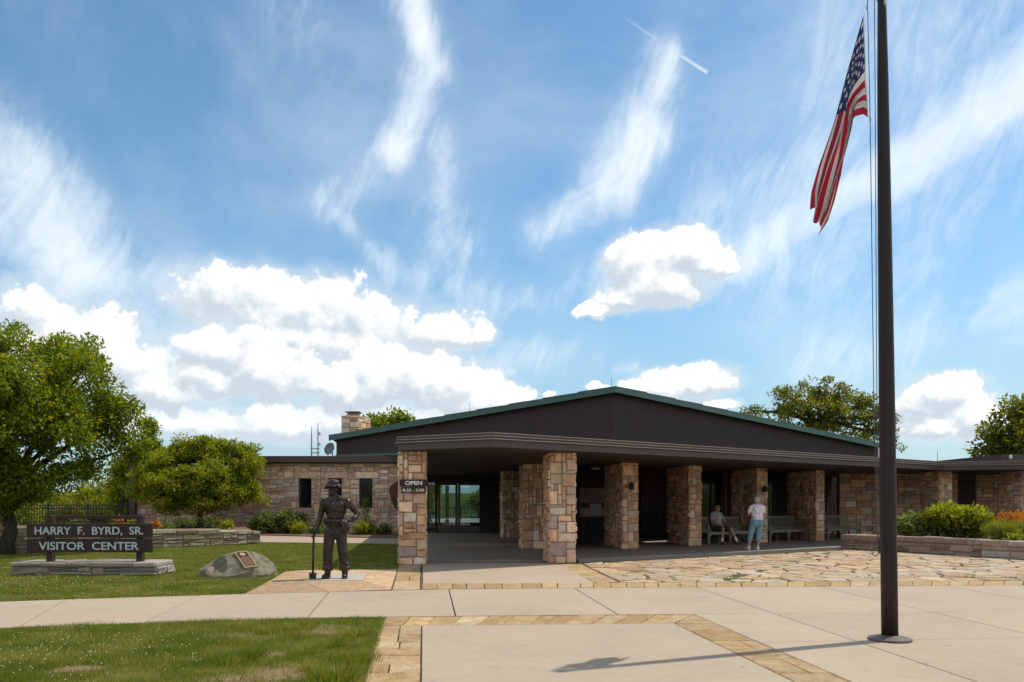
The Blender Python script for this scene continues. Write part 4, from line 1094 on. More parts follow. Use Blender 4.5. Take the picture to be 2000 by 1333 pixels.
def face(c, f, s=1.):                                   # head about 0.23 m high, centre c, looking along f (horizontal)
    c, f = Vector(c), Vector(f).normalized(); x = Vector((-f.y, f.x, 0)); up = Vector((0, 0, 1)); z = math.atan2(f.y, f.x) + math.pi / 2
    def P(a, b, h): return tuple(c + x * a * s + f * b * s + up * h * s)
    o = [ell(P(0, -.012, .025), (.074 * s, .094 * s, .092 * s), (0, 0, z)), ell(P(0, .030, -.055), (.052 * s, .056 * s, .060 * s), (0, 0, z)), ell(P(0, .058, -.098), (.026 * s, .024 * s, .020 * s), (0, 0, z)),
         cap(P(0, .083, .012), P(0, .105, -.028), .009 * s, .014 * s), cap(P(-.038, .072, .030), P(.038, .072, .030), .012 * s, .012 * s),
         cap(P(-.022, .083, -.060), P(.022, .083, -.060), .008 * s, .008 * s)]
    for k in (-1, 1):
        o += [ell(P(.030 * k, .072, .010), (.013 * s, .011 * s, .009 * s), (0, 0, z)), ell(P(.076 * k, -.012, -.005), (.012 * s, .026 * s, .034 * s), (0, 0, z)), ell(P(.042 * k, .052, -.025), (.022 * s, .022 * s, .020 * s), (0, 0, z))]
    return o

# ---- bronze statue of the worker with an axe
sb = gp(655, 1131); sb.z = .012
st = thing('bronze_statue', 'dark bronze statue of a shirtless worker in floppy hat leaning on an axe', 'statue', sb)
SM_ = Matrix.Translation(sb)
pB = face((-.045, -.012, 1.722), (-.22, -1, 0), 1.02) + [
    cap((-.035, .005, 1.65), (-.008, .012, 1.53), .058, .070), cap((0, .012, 1.565), (-.215, .005, 1.475), .062, .062), cap((0, .012, 1.565), (.215, .005, 1.487), .062, .062),
    ell((0, .01, 1.37), (.188, .112, .19)), ell((-.088, -.078, 1.415), (.098, .045, .078), (0, .12, 0)), ell((.088, -.078, 1.42), (.098, .045, .078), (0, -.12, 0)),
    ell((0, .005, 1.22), (.166, .106, .20)), ell((0, 0, 1.06), (.172, .112, .14)), ell((0, -.01, 1.34), (.19, .112, .14)), ell((-.15, .03, 1.34), (.06, .07, .13)), ell((.15, .03, 1.34), (.06, .07, .13))]
for k in (-1, 1):
    for z in (1.305, 1.245, 1.18): pB.append(ell((.036 * k, -.092, z), (.034, .014, .026)))
pB += [ell((-.232, .0, 1.44), (.078, .080, .105)), cap((-.235, 0, 1.46), (-.298, .02, 1.19), .069, .052), ell((-.262, -.018, 1.36), (.048, .052, .085)),
       cap((-.298, .02, 1.19), (-.335, -.01, 1.06), .053, .054), cap((-.335, -.01, 1.06), (-.375, -.05, .905), .054, .034)] + hand((-.377, -.052, .90), (-.10, -.15, -1), (.2, -1, 0), .012, 1.3)
pB += [ell((.235, .0, 1.452), (.080, .080, .105)), cap((.24, 0, 1.47), (.415, .075, 1.245), .070, .053), ell((.300, .01, 1.385), (.050, .052, .080), (0, -.6, 0)),
       cap((.415, .075, 1.245), (.375, .0, 1.17), .050, .046), cap((.375, .0, 1.17), (.275, -.085, 1.095), .053, .034)] + hand((.272, -.088, 1.092), (-.8, -.25, -.25), (0, -.2, 1), .012, .8)
organic('body', pB, M_BRONZE, st, SM_, .0085, 3)
pT = [ell((0, .005, 1.01), (.196, .132, .125)), cap((-.17, 0, 1.10), (.17, 0, 1.10), .072, .072), ell((0, -.01, 1.105), (.178, .125, .040)), ell((0, -.01, .87), (.17, .12, .12)),
      cap((-.100, 0, .93), (-.140, -.02, .56), .118, .095), cap((-.140, -.02, .56), (-.150, .0, .24), .098, .088), cap((.100, 0, .93), (.142, -.02, .56), .118, .095), cap((.142, -.02, .56), (.178, .0, .24), .098, .090),
      cap((-.02, -.115, 1.08), (-.01, -.12, .86), .018, .018)]
for (x, k) in ((-.150, -1), (.180, 1)):
    pT += [ell((x, 0, .205), (.108, .112, .045)), ell((x, -.005, .165), (.112, .116, .030)), ell((x + .03 * k, -.05, .30), (.07, .05, .03), (0, .4 * k, 0)), ell((x - .02 * k, -.06, .40), (.075, .045, .022), (0, -.5 * k, 0)), ell((x - .01 * k, -.06, .52), (.08, .05, .024), (0, .4 * k, 0)), ell((x * .8, -.075, .70), (.07, .05, .022), (0, .6 * k, 0))]
organic('trousers', pT, M_BRONZE, st, SM_, .0085, 3)
obj('belt', lathe(sb + Vector((0, 0, 1.085)), [(.186, 0), (.192, .004), (.192, .038), (.186, .042)], 28), M_BRONZE, st, smooth=True)
_b = st.children[-1]
for v in _b.data.vertices: v.co.y *= .70
for (x, k) in ((-.150, -1), (.182, 1)):
    organic('boot', [cap((x, .01, .19), (x, .01, .07), .062, .058), cap((x, .035, .048), (x + .035 * k, -.155, .040), .050, .046), ell((x + .02 * k, -.10, .055), (.056, .10, .048)), ell((x + .015 * k, -.06, .016), (.060, .165, .018), (0, 0, .2 * k))], M_BRONZE, st, SM_, .008, 2)
organic('hat', [ell((-.045, -.005, 1.815), (.142, .155, .020), (.12, .12, 0)), ell((-.158, -.02, 1.770), (.062, .130, .034), (0, -.9, 0)), ell((.080, -.01, 1.790), (.055, .120, .028), (0, .75, 0)), ell((-.05, -.145, 1.795), (.115, .06, .020), (.40, 0, 0)), ell((-.035, .0, 1.855), (.122, .130, .066)), ell((-.025, .01, 1.880), (.098, .105, .040))], M_BRONZE, st, SM_, .008, 3)
pS = [ell((.205, -.135, 1.035), (.075, .055, .095)), ell((.245, -.12, .975), (.065, .05, .085), (0, .3, 0)), ell((.16, -.135, 1.075), (.06, .05, .05)), cap((.13, -.13, 1.11), (.25, -.15, 1.00), .026, .030), cap((.17, -.15, 1.12), (.20, -.17, .95), .024, .03), cap((.28, -.11, 1.06), (.335, -.10, 1.045), .026, .014), cap((.24, -.12, .93), (.215, -.13, .87), .035, .02), cap((.12, -.125, 1.13), (.29, -.10, 1.12), .022, .024)]
organic('shirt_bundle', pS, M_BRONZE, st, SM_, .008, 2)
ax = [(-.392, -.085, .905), (-.396, -.092, .80), (-.402, -.105, .45), (-.408, -.115, .06)]
obj('axe_handle', tube([sb + Vector(p) for p in ax], [.030, .021, .0215, .021], 12), M_BRONZE, st, smooth=True)
axp = [(-.062, 0), (.062, 0), (.066, .125), (.040, .105), (.022, .112), (-.022, .112), (-.040, .105), (-.066, .125)]
obj('axe_head', extrude_outline(axp, sb + Vector((-.408, -.140, .004)), X1, NY, .045), M_BRONZE, st)

# ---- boulder with plaque
A_ = dict(tl=Vector((ux(458.5, 15.52), 15.52, vz(1080, 15.52))), tr=Vector((ux(483, 15.50), 15.50, vz(1077.5, 15.50))), br=Vector((ux(504, 15.12), 15.12, vz(1107.5, 15.12))), bl=Vector((ux(479.5, 15.14), 15.14, vz(1111, 15.14))))
pn_ = (A_['br'] - A_['tl']).cross(A_['tr'] - A_['bl']).normalized()
if pn_.y > 0: pn_ = -pn_
bm = bmesh.new(); bmesh.ops.create_icosphere(bm, subdivisions=6, radius=1)
from mathutils import noise as mnoise
bc = Vector((ux(463, 15.5), 15.55, .0))
for v in bm.verts:
    d = v.co.copy(); q = d * 1.6
    n1 = mnoise.noise(q + Vector((3.1, .4, 2))) * .16 + mnoise.noise(q * 3 + Vector((1, 5, 2))) * .05 + mnoise.noise(q * 8) * .015
    sc_ = 1 + n1
    x, y, z = d.x * .74 * sc_, d.y * .58 * sc_, d.z * .54 * sc_
    if d.x < -.25: z *= 1 - .45 * (min(1, (-d.x - .25) / .7)); 
    if d.x > .3: z *= 1 - .25 * ((d.x - .3) / .7) ** 2
    v.co = bc + Vector((x, y, z))
for (c, r, dpt) in ((Vector((ux(420, 15.1), 15.02, .27)), .22, .10), (Vector((ux(402, 15.0), 15.0, .06)), .18, .06)):      # broken-out hollows at the nose
    for v in bm.verts:
        dd = (v.co - c).length
        if dd < r: v.co += Vector((.3, .8, -.15)) * dpt * (1 - (dd / r) ** 3)
for (px_, py_, pz_, n_) in ((-.52, -.35, .30, (-.55, -.62, .56)), (-.62, -.30, .10, (-.62, -.78, -.10)), (-.36, -.50, .06, (-.10, -.97, -.20)), (.50, -.30, .30, (.50, -.45, .74)), (.25, -.52, .05, (.15, -.98, -.12)), (-.25, .0, .46, (-.25, -.1, .96))):
    n_ = Vector(n_).normalized(); p_ = bc + Vector((px_, py_, pz_)) - n_ * .045
    for v in bm.verts:                                                       # broken faces with rough surfaces
        e = (v.co - p_).dot(n_) + .014 * mnoise.noise(v.co * 5) + .008 * mnoise.noise(v.co * 16)
        if e > 0: v.co -= n_ * e
for v in bm.verts:
    e = (v.co - A_['tl']).dot(pn_)
    if e > -.015: v.co -= pn_ * (e + .015) * (1 if (v.co - (A_['tl'] + A_['br']) / 2).length < .55 else .8)
me = bpy.data.meshes.new('boulder'); bm.to_mesh(me); bm.free()
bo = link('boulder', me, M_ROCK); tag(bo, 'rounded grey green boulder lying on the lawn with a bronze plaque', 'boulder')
def pq(s, t, h): return A_['tl'] * (1 - s) * (1 - t) + A_['tr'] * s * (1 - t) + A_['bl'] * (1 - s) * t + A_['br'] * s * t + pn_ * h
def pbox(s0, s1, t0, t1, h0, h1):
    v = [tuple(pq(s, t, h)) for h in (h0, h1) for s, t in ((s0, t0), (s0, t1), (s1, t1), (s1, t0))]
    return v, [(3, 2, 1, 0), (4, 5, 6, 7), (0, 1, 5, 4), (1, 2, 6, 5), (2, 3, 7, 6), (3, 0, 4, 7)]
plq = obj('plaque', pbox(.02, .98, .01, .99, -.03, .016), M_PLAQ, bo)
obj('plaque_panel', pbox(.09, .91, .05, .32, .0165, .019), M_PLAQ2, plq)
obj('plaque_rim', merge(pbox(0, 1, 0, .045, -.02, .026), pbox(0, 1, .955, 1, -.02, .026), pbox(0, .08, .046, .954, -.02, .026), pbox(.92, 1, .046, .954, -.02, .026)), M_GOLD, plq)
a_ = [2 * math.pi * k / 24 for k in range(24)]
sv_ = [tuple(pq(.5 + .22 * math.cos(a), .185 + .10 * math.sin(a), h)) for h in (.0195, .026) for a in a_]
obj('seal', (sv_, [tuple(range(24, 48)), tuple(range(23, -1, -1))] + [(k, (k + 1) % 24, 24 + (k + 1) % 24, 24 + k) for k in range(24)]), M_GOLD, plq)
for k in range(9):
    t0 = .355 + k * .047; obj('text_line', pbox(.15 + .03 * (k % 2), .85 - .03 * (k % 3), t0, t0 + .030, .0165, .0185), M_PLAQ3, plq)
for k in range(3):
    t0 = .815 + k * .042; obj('text_line', pbox(.18 + .03 * k, .82 - .03 * k, t0, t0 + .026, .0165, .0185), M_PLAQ3, plq)

# ---- entrance sign on its stone base
SY = 15.8
sg = thing('entrance_sign', 'wide dark brown two board sign lettered HARRY F. BYRD, SR. VISITOR CENTER on posts', 'sign', (ux(176, SY), SY, .25))
bx0, bx1 = ux(53, SY), ux(298, SY); bcx = (bx0 + bx1) / 2
for (v0, v1, txt, u0, u1, c0, c1) in ((1022.8, 1050.6, 'HARRY  F.  BYRD,  SR.', 69.5, 281.5, 1029.2, 1044), (1052.6, 1079, 'VISITOR  CENTER', 77.5, 272.5, 1058.8, 1074)):
    z1, z0 = vz(v0, SY), vz(v1, SY)
    b = obj('board', bbox((bcx, SY, (z0 + z1) / 2), (bx1 - bx0, .055, z1 - z0), bev=.008), M_SIGN, sg)
    letters(txt, (ux(u0, SY), SY - .0275, vz(c1, SY)), X1, NY, ux(u1, SY) - ux(u0, SY), vz(c0, SY) - vz(c1, SY), M_LETTER, b, .008, .012)
for u in (93.5, 270):
    obj('post', bbox((ux(u, SY), SY + .10, (vz(1007, SY) + .20) / 2), (.125, .125, vz(1007, SY) - .20), bev=.008), M_SIGN, sg)
obj('crossbeam', bbox(((ux(89, SY) + ux(280, SY)) / 2 + .03, SY + .10, vz(1010.5, SY)), (ux(280, SY) - ux(89, SY) - .32, .09, .075), bev=.006), M_SIGN, sg)
obj('crossbeam', bbox(((ux(89, SY) + ux(280, SY)) / 2 + .03, SY + .10, vz(1020, SY)), (ux(280, SY) - ux(89, SY) - .32, .05, .03), bev=.006), M_SIGN, sg)
# low stone walls: facing stones and a coping, each stone its own part
def low_wall(name, label, A, B, hA, hB, mat, seed, mod=(.2, .13), thick=.45, ends=(False, True), coping=.16, single=True, clen=(.45, .95), cat='wall'):
    r = random.Random(seed); A, B = Vector(A), Vector(B); u = (B - A); L = u.length; u = u / L; n = Vector((u.y, -u.x)); ang_ = math.atan2(u.y, u.x)
    w = thing(name, label, cat, V3((A + B) / 2))
    cp = [0.]
    while cp[-1] < L - .3: cp.append(min(L, cp[-1] + r.uniform(*clen)))
    cp[-1] = L
    segs = [(cp[i], cp[i + 1], hA + (hB - hA) * (cp[i] + cp[i + 1]) / 2 / L) for i in range(len(cp) - 1)]
    obj('core', merge(*[prism([A + u * s0, A + u * s1, A + u * s1 - n * thick, A + u * s0 - n * thick], -.04, h - coping * .6) for s0, s1, h in segs]), M_MORTAR, w)
    hm = max(hA, hB) - coping
    rects = ashlar(L, hm, mod[0], mod[1], (1, 2, 3, 3), (1, 1, 2), r)
    fr = []
    for q in rects:
        h = hA + (hB - hA) * (q[0] + q[1]) / 2 / L - coping
        if q[2] < h - .03: fr.append((q[0], q[1], q[2], min(q[3], h)))
    stones(V3(A), V3(u), V3(n), fr, mat, w, r, single, prot=.035, rough=.016)
    for s0, s1, h in segs:
        c = A + u * (s0 + s1) / 2 - n * (thick / 2 - .02); ch_ = coping + r.uniform(-.02, .02)
        obj('coping_stone', bbox((c.x, c.y, h - ch_ / 2 + r.uniform(-.012, .012)), (s1 - s0 - .014, thick + .07 + r.uniform(-.03, .03), ch_), ang_, .022, .014, r), mat, w)
    for k, e in enumerate(ends):
        if not e: continue
        if k == 1: P, uu, nn, h = B, -n, u, hB
        else: P, uu, nn, h = A - n * thick, n, -u, hA
        q = ashlar(thick, h - coping, .2, .14, (1, 2, 2), (1, 1, 2), r)
        stones(V3(P), V3(uu), V3(nn), q, mat, w, r, True, prot=.03)
    return w
low_wall('sign_base', 'low grey stone base wall standing in the grass under the entrance sign', (ux(23, 15.6), 15.6), (ux(306, 15.6), 15.6), .262, .262, M_GREY, 41, (.28, .10), .8, (True, True), .09, clen=(.4, .9), cat='stone base')
low_wall('retaining_wall', 'weathered tan stone retaining wall of the raised bed behind the entrance sign', (-16.8, 19.9), (-9.25, 28.2), .90, .47, M_TANW, 43, (.24, .13), .45, (False, True), .13)
low_wall('planter_wall', 'low pinkish stone planter wall with pale coping beside the flagstones', (10.72, 25.0), (15.6, 15.6), .485, .485, M_PLANT, 47, (.24, .12), .42, (True, False), .16, clen=(.4, 1.1))

# ---- fence on the terrace edge
FY = 37.0
fe = thing('picket_fence', 'black iron picket fence above the raised bed left of the stone wing', 'fence', (ux(143, FY), FY, .45))
fx0, fx1 = ux(-60, FY), ux(254, FY)
for z in (.58, 1.24, 1.40): obj('rail', bbox(((fx0 + fx1) / 2, FY, z), (fx1 - fx0, .04, .045), bev=.006), M_IRON, fe)
np_ = int((fx1 - fx0) / .135)
for i in range(np_ + 1):
    x = fx0 + (fx1 - fx0) * i / np_
    if i % 14 == 0: obj('post', bbox((x, FY, .93), (.075, .075, 1.1), bev=.008), M_IRON, fe)
    else: obj('picket', bbox((x, FY, .91), (.03, .024, .98), bev=.004), M_IRON, fe)
# railing of the terrace seen through the doors
tf = thing('terrace_railing', 'dark terrace railing with a wide top rail seen through the glass doors', 'railing', (-6, 66, .1))
for z, h in ((1.12, .14), (.30, .05)): obj('rail', bbox((-5.5, 66, z), (16, .10, h), bev=.01), M_BROWN, tf)
for i in range(54): obj('picket', bbox((-13.4 + i * .30, 66, .68), (.05, .04, .74), bev=.005), M_BROWN, tf)

# ---- boards on the entrance pier
def board_sign(name, label, u0, u1, v0, v1, Y, txt, tu0, tu1, tv0, tv1, bold):
    b = obj(name, bbox((ux((u0 + u1) / 2, Y), Y + .02, vz((v0 + v1) / 2, Y)), (ux(u1, Y) - ux(u0, Y), .04, vz(v0, Y) - vz(v1, Y)), bev=.005), M_SIGN)
    tag(b, label, 'sign'); letters(txt, (ux(tu0, Y), Y, vz(tv1, Y)), X1, NY, ux(tu1, Y) - ux(tu0, Y), vz(tv0, Y) - vz(tv1, Y), M_LETTER2, b, .006, bold)
board_sign('open_sign', 'brown board lettered OPEN on the entrance pier', 780.5, 835.5, 936.8, 949.8, 18.20, 'OPEN', 791, 824.5, 939.8, 947.3, .035)
board_sign('hours_sign', 'small brown board with opening hours below the OPEN board', 784, 832, 951.8, 962.6, 18.20, '8:30 - 5:00', 786.5, 828.5, 954.8, 960.6, .016)
# ---- arrowhead emblem on the wing wall
aw = [(0, 1.78), (-.20, 1.74), (-.42, 1.60), (-.62, 1.46), (-.70, 1.25), (-.66, 1.0), (-.60, .78), (-.46, .45), (-.26, .18), (-.08, .02), (0, 0)]
aw = aw + [(-x, z) for x, z in aw[-2:0:-1]]
eX, eY = ux(759, 37.85) + .70, 37.9
em = obj('arrowhead_emblem', extrude_outline(aw, (eX, eY, .90), X1, NY, .05), simple('emblem_red_brown', (.115, .022, .014), .6, nscale=4.)); tag(em, 'large arrowhead shaped emblem in red brown and dark green on the stone wall', 'emblem')
lo = [(x * .86, z) for x, z in aw if z < .95]; lo = [(x, z + .08) for x, z in lo]
obj('emblem_field', extrude_outline(lo, (eX, eY - .012, .90), X1, NY, .011), simple('emblem_green', (.010, .028, .026), .6), em)
up_ = [(x * .55 + .02, 1.10 + z * .30) for x, z in aw]
obj('emblem_peak', extrude_outline(up_, (eX, eY - .012, .90), X1, NY, .011), simple('emblem_brown', (.07, .028, .02), .6), em)

# ---- notice board on the porch wall
nb = thing('notice_board', 'framed notice board with a pink and grey poster in the porch', 'notice board', V3(W0 + uR * 2.0, 1.5))
def wp(s, z, h): p = W0 + uR * s + nR * h; return Vector((p.x, p.y, z))
def wbox(s0, s1, z0, z1, h0, h1):
    v = [tuple(wp(s, z, h)) for h in (h0, h1) for s, z in ((s0, z0), (s1, z0), (s1, z1), (s0, z1))]
    return v, [(3, 2, 1, 0), (4, 5, 6, 7), (0, 1, 5, 4), (1, 2, 6, 5), (2, 3, 7, 6), (3, 0, 4, 7)]
obj('board', wbox(1.35, 2.75, .98, 2.04, .03, .09), simple('board_grey', (.22, .21, .17), .7), nb)
obj('poster', wbox(1.39, 2.71, 1.50, 2.00, .091, .096), simple('poster_print', (.30, .16, .14), .6, nscale=3.2, namt=.7), nb)
obj('poster', wbox(1.39, 2.71, 1.02, 1.30, .091, .096), simple('poster_print_pale', (.34, .32, .22), .6, nscale=3., namt=.4), nb)
obj('poster', wbox(1.39, 2.71, 1.31, 1.49, .091, .096), simple('poster_print_dark', (.07, .065, .065), .6, nscale=5., namt=.5), nb)
obj('notice_sheet', wbox(1.85, 2.40, 1.06, 1.46, .097, .100), simple('paper', (.42, .42, .40), .8), nb)

# ---- things on the roofs
dc = at(646, 878, 39.6)
dish = thing('satellite_dish', 'grey satellite dish on the low roof at the gable end', 'satellite dish', (dc.x, dc.y, 3.78))
Ld, Hd = lathe((0, 0, 0), [(.02, -.02), (.13, .0), (.24, .05), (.32, .105), (.33, .115), (.31, .12), (.24, .075), (.13, .025), (.02, .01)], 28)
mm = Matrix.Translation(dc) @ Matrix.Rotation(R(-28), 4, 'Z') @ Matrix.Rotation(R(75), 4, 'X')
obj('reflector', ([tuple(mm @ Vector(p)) for p in Ld], Hd), M_DISH, dish, smooth=True)
obj('mast', tube([(dc.x + .06, dc.y + .1, 3.78), (dc.x + .06, dc.y + .1, dc.z)], .03, 8), M_DISH, dish)
obj('feed_arm', tube([mm @ Vector((0, -.38, .12)), mm @ Vector((0, -.1, .50))], .015, 6), M_DISH, dish)
an = thing('antenna_mast', 'twin antenna masts with small cross bars on the low roof', 'antenna', (ux(614, 42), 42, 3.78))
for (u, v1) in ((608.5, 833), (621, 826)):
    obj('mast', tube([(ux(u, 42), 42, 3.78), (ux(u, 42), 42, vz(v1 + 22, 42)), (ux(u, 42), 42, vz(v1, 42))], [.035, .03, .012], 8), M_DISH, an)
for v in (877, 885): obj('cross_bar', tube([(ux(607, 42), 42, vz(v, 42)), (ux(624, 42), 42, vz(v, 42))], .028, 6), M_DISH, an)
for (u, v) in ((622.5, 847), (622, 867)): obj('sensor', lathe((ux(u, 42) + .05, 42, vz(v, 42) - .1), [(.03, 0), (.08, .03), (.08, .18), (.02, .22)], 12), M_WHITE, an)
vt = thing('roof_vent', 'round grey metal roof vent standing up behind the small tree', 'roof vent', (ux(430, 42), 42, 3.76))
obj('drum', lathe((ux(430, 42), 42, 3.76), [(.40, 0), (.40, 1.06), (.43, 1.07), (.43, 1.16), (.40, 1.18), (.05, 1.22)], 28), M_GALV, vt, smooth=False)

# ---- benches
def copy_tree(o, parent=None):
    c = o.copy(); COL.objects.link(c)
    if parent is not None: c.parent = parent
    for ch_ in list(o.children): copy_tree(ch_, c)
    return c
def make_bench(L=2.3):
    b = thing('park_bench', None, 'bench', (0, 0, 0), 'slatted benches on the porch')
    for k in range(5): obj('seat_slat', bbox((0, -.06 - k * .095, .43 - .006 * k), (L, .08, .026), bev=.006), M_BENCH, b, local=True)
    n = int(L / .098)
    for k in range(n): obj('back_slat', bbox((-L / 2 + .08 + (L - .16) * k / (n - 1), .035, .66), (.038, .014, .40), bev=.004, rx=R(-9)), M_BENCH, b, local=True)
    obj('back_rail', bbox((0, .072, .885), (L, .045, .075), bev=.008, rx=R(-9)), M_BENCH, b, local=True)
    obj('back_rail', bbox((0, .005, .475), (L - .1, .04, .05), bev=.008), M_BENCH, b, local=True)
    obj('apron', bbox((0, -.475, .375), (L - .12, .03, .085), bev=.006), M_BENCH, b, local=True)
    for x in (-L / 2 + .04, 0, L / 2 - .04):
        obj('leg', bbox((x, -.47, .19), (.07, .06, .38), bev=.01), M_BENCH, b, local=True); obj('leg', bbox((x, .02, .205), (.06, .055, .41), bev=.01), M_BENCH, b, local=True)
        for s in (-1, 1):
            if abs(x) > .1 and s * x > 0: continue
            obj('bracket', tube([(x + s * .035, -.47, .20), (x + s * .06, -.47, .28), (x + s * .15, -.47, .345)], .022, 6), M_BENCH, b, local=True)
    for x in (-L / 2 + .035, L / 2 - .035):
        obj('armrest', bbox((x, -.22, .645), (.07, .54, .03), bev=.01), M_BENCH, b, local=True); obj('arm_post', bbox((x, -.465, .53), (.055, .055, .21), bev=.008), M_BENCH, b, local=True)
    return b
b0 = make_bench(); ba_ = math.atan2(uR.y, uR.x)
spots = [((7.22, 26.75), 'pale slatted wooden bench on the porch with the seated man'), ((9.95, 28.75), 'slatted wooden bench on the porch just beyond the woman in white'), ((12.75, 30.45), 'slatted wooden bench at the far end of the porch behind the planter wall')]
for i, (p, lb) in enumerate(spots):
    b = b0 if i == 0 else copy_tree(b0)
    b.location = (p[0], p[1], .08); b.rotation_euler = (0, 0, ba_); b['label'] = lb

# ---- the woman seen from behind
wb = Vector((ux(1474, 22.9), 22.9, .08)); wo_ = thing('person', 'standing person with grey hair in white t-shirt and light blue cropped trousers seen from behind', 'person', wb)
WM = Matrix.Translation(wb)
hp = [(-.025, 0, .84), (.155, 0, .84)]; kn = [(-.115, .03, .47), (.135, .02, .47)]; ak = [(-.185, -.02, .10), (.085, -.02, .10)]
pW = face((.105, .15, 1.475), (.10, 1, 0), .93) + [cap((.10, .10, 1.40), (.09, .055, 1.31), .050, .062), ell((.085, .045, 1.16), (.165, .115, .20)), ell((.07, .02, .95), (.165, .12, .15)), ell((.065, 0, .86), (.165, .13, .11))]
for k in (0, 1): pW += [cap(hp[k], kn[k], .088, .056), cap(kn[k], ak[k], .055, .034), cap((ak[k][0], -.02, .06), (ak[k][0] + (-.02, .01)[k], .12, .035), .034, .028)]
for s, sh, eb, hd in ((-1, (-.085, .06, 1.285), (-.155, .11, 1.06), (-.09, .30, 1.06)), (1, (.265, .06, 1.285), (.315, .11, 1.06), (.23, .31, 1.09))):
    pW += [cap(sh, eb, .050, .040), cap(eb, hd, .040, .026)] + hand(hd, (Vector(hd) - Vector(eb)), (0, 0, 1), .009, .8, .9)
organic('body', pW, M_SKIN, wo_, WM, .009, 3)
pC = [ell((.085, .04, 1.16), (.185, .135, .205)), ell((.085, .03, 1.02), (.178, .140, .15)), ell((.085, .01, .92), (.184, .150, .075)), cap((.02, .065, 1.305), (-.085, .06, 1.27), .072, .066), cap((.15, .065, 1.305), (.265, .06, 1.27), .072, .066), cap((-.085, .06, 1.27), (-.128, .085, 1.15), .066, .062), cap((.265, .06, 1.27), (.297, .085, 1.15), .066, .062),
      cap((-.02, -.07, 1.24), (.06, -.098, 1.08), .030, .024), cap((.18, -.06, 1.22), (.12, -.10, 1.00), .028, .022), ell((.02, -.10, .985), (.09, .03, .03), (0, .3, 0)), ell((.15, -.105, .93), (.08, .03, .025), (0, -.3, 0))]
organic('shirt', pC, M_WSHIRT, wo_, WM, .010, 3)
pJ = [ell((.066, -.005, .86), (.178, .145, .115)), ell((-.01, -.06, .80), (.10, .10, .12)), ell((.14, -.06, .80), (.10, .10, .12))]
for k in (0, 1):
    mid_ = tuple(Vector(kn[k]) * .55 + Vector(ak[k]) * .45); pJ += [cap(hp[k], kn[k], .112, .080), cap(kn[k], mid_, .081, .074), ell((kn[k][0], kn[k][1] - .06, .50), (.06, .03, .018), (0, .4, 0)), ell((kn[k][0], kn[k][1] - .055, .56), (.06, .03, .018), (0, -.5, 0))]
organic('trousers', pJ, M_JEAN, wo_, WM, .010, 2)
organic('hair', [ell((.103, .125, 1.512), (.086, .092, .088)), ell((.10, .085, 1.465), (.074, .062, .070)), ell((.05, .10, 1.50), (.04, .06, .06)), ell((.155, .10, 1.50), (.04, .06, .06))], M_HAIR, wo_, WM, .009, 2)
for k in (0, 1):
    x = ak[k][0]; organic('shoe', [cap((x, -.035, .055), (x + (-.02, .01)[k], .15, .040), .046, .042), ell((x, -.03, .085), (.045, .05, .03)), ell((x, .05, .018), (.048, .15, .018))], M_SHOE, wo_, WM, .008, 2)

# ---- the man on the bench
mb = Vector((7.22, 26.75, .08)) + Vector((uR.x, uR.y, 0)) * -.22
mn = thing('person', 'seated person in olive cap, grey t-shirt with yellow print and dark shorts on the bench', 'person', mb)
MM = Matrix.Translation(mb) @ Matrix.Rotation(ba_ - R(6), 4, 'Z')
def turn(p): return p
hipm = [(-.10, -.13, .53), (.10, -.13, .53)]; km = [(-.17, -.55, .52), (.20, -.54, .54)]; am = [(-.15, -.48, .10), (.30, -.72, .10)]
pM = face((.02, -.10, 1.22), (.25, -1, 0), .97) + [cap((.01, -.06, 1.14), (0, -.03, 1.06), .055, .068), ell((0, -.06, .90), (.185, .125, .21)), ell((0, -.09, .70), (.18, .15, .16)), ell((0, -.10, .56), (.18, .15, .12))]
for k in (0, 1): pM += [cap(hipm[k], km[k], .095, .062), cap(km[k], am[k], .060, .036), ell(tuple(Vector(km[k]) * .7 + Vector(am[k]) * .3 + Vector((0, .03, 0))), (.055, .06, .10)), cap((am[k][0], am[k][1] + .02, .06), (am[k][0] + (-.02, .06)[k], am[k][1] - .14, .04), .036, .03)]
for s, sh, eb, hd in ((-1, (-.205, -.05, 1.02), (-.275, -.14, .77), (-.10, -.40, .64)), (1, (.205, -.05, 1.02), (.27, -.17, .76), (.16, -.42, .68))):
    pM += [cap(sh, eb, .056, .044), cap(eb, hd, .044, .029)] + hand(hd, Vector(hd) - Vector(eb), (0, 0, 1), .010, 1.0)
organic('body', pM, M_SKIN, mn, MM, .009, 3)
organic('shirt', [ell((0, -.06, .90), (.205, .150, .225)), ell((0, -.095, .70), (.20, .178, .17)), cap((-.06, -.045, 1.045), (-.205, -.05, 1.005), .078, .074), cap((.06, -.045, 1.045), (.205, -.05, 1.005), .078, .074), cap((-.205, -.05, 1.005), (-.250, -.11, .86), .074, .070), cap((.205, -.05, 1.005), (.248, -.12, .86), .074, .070)], M_GSHIRT, mn, MM, .010, 3)
organic('shirt_print', [ell((0, -.206, .90), (.075, .020, .065)), ell((.0, -.212, .84), (.04, .020, .07))], M_YEL, mn, MM, .008, 1)
pH = [ell((0, -.10, .555), (.198, .168, .115))]
for k in (0, 1): pH += [cap(hipm[k], tuple(Vector(hipm[k]) * .15 + Vector(km[k]) * .85), .115, .098)]
organic('shorts', pH, M_SHORT, mn, MM, .010, 2)
organic('cap', [ell((.02, -.085, 1.285), (.088, .105, .062)), ell((.045, -.19, 1.262), (.070, .075, .010), (.12, 0, .25))], M_CAP, mn, MM, .008, 2)
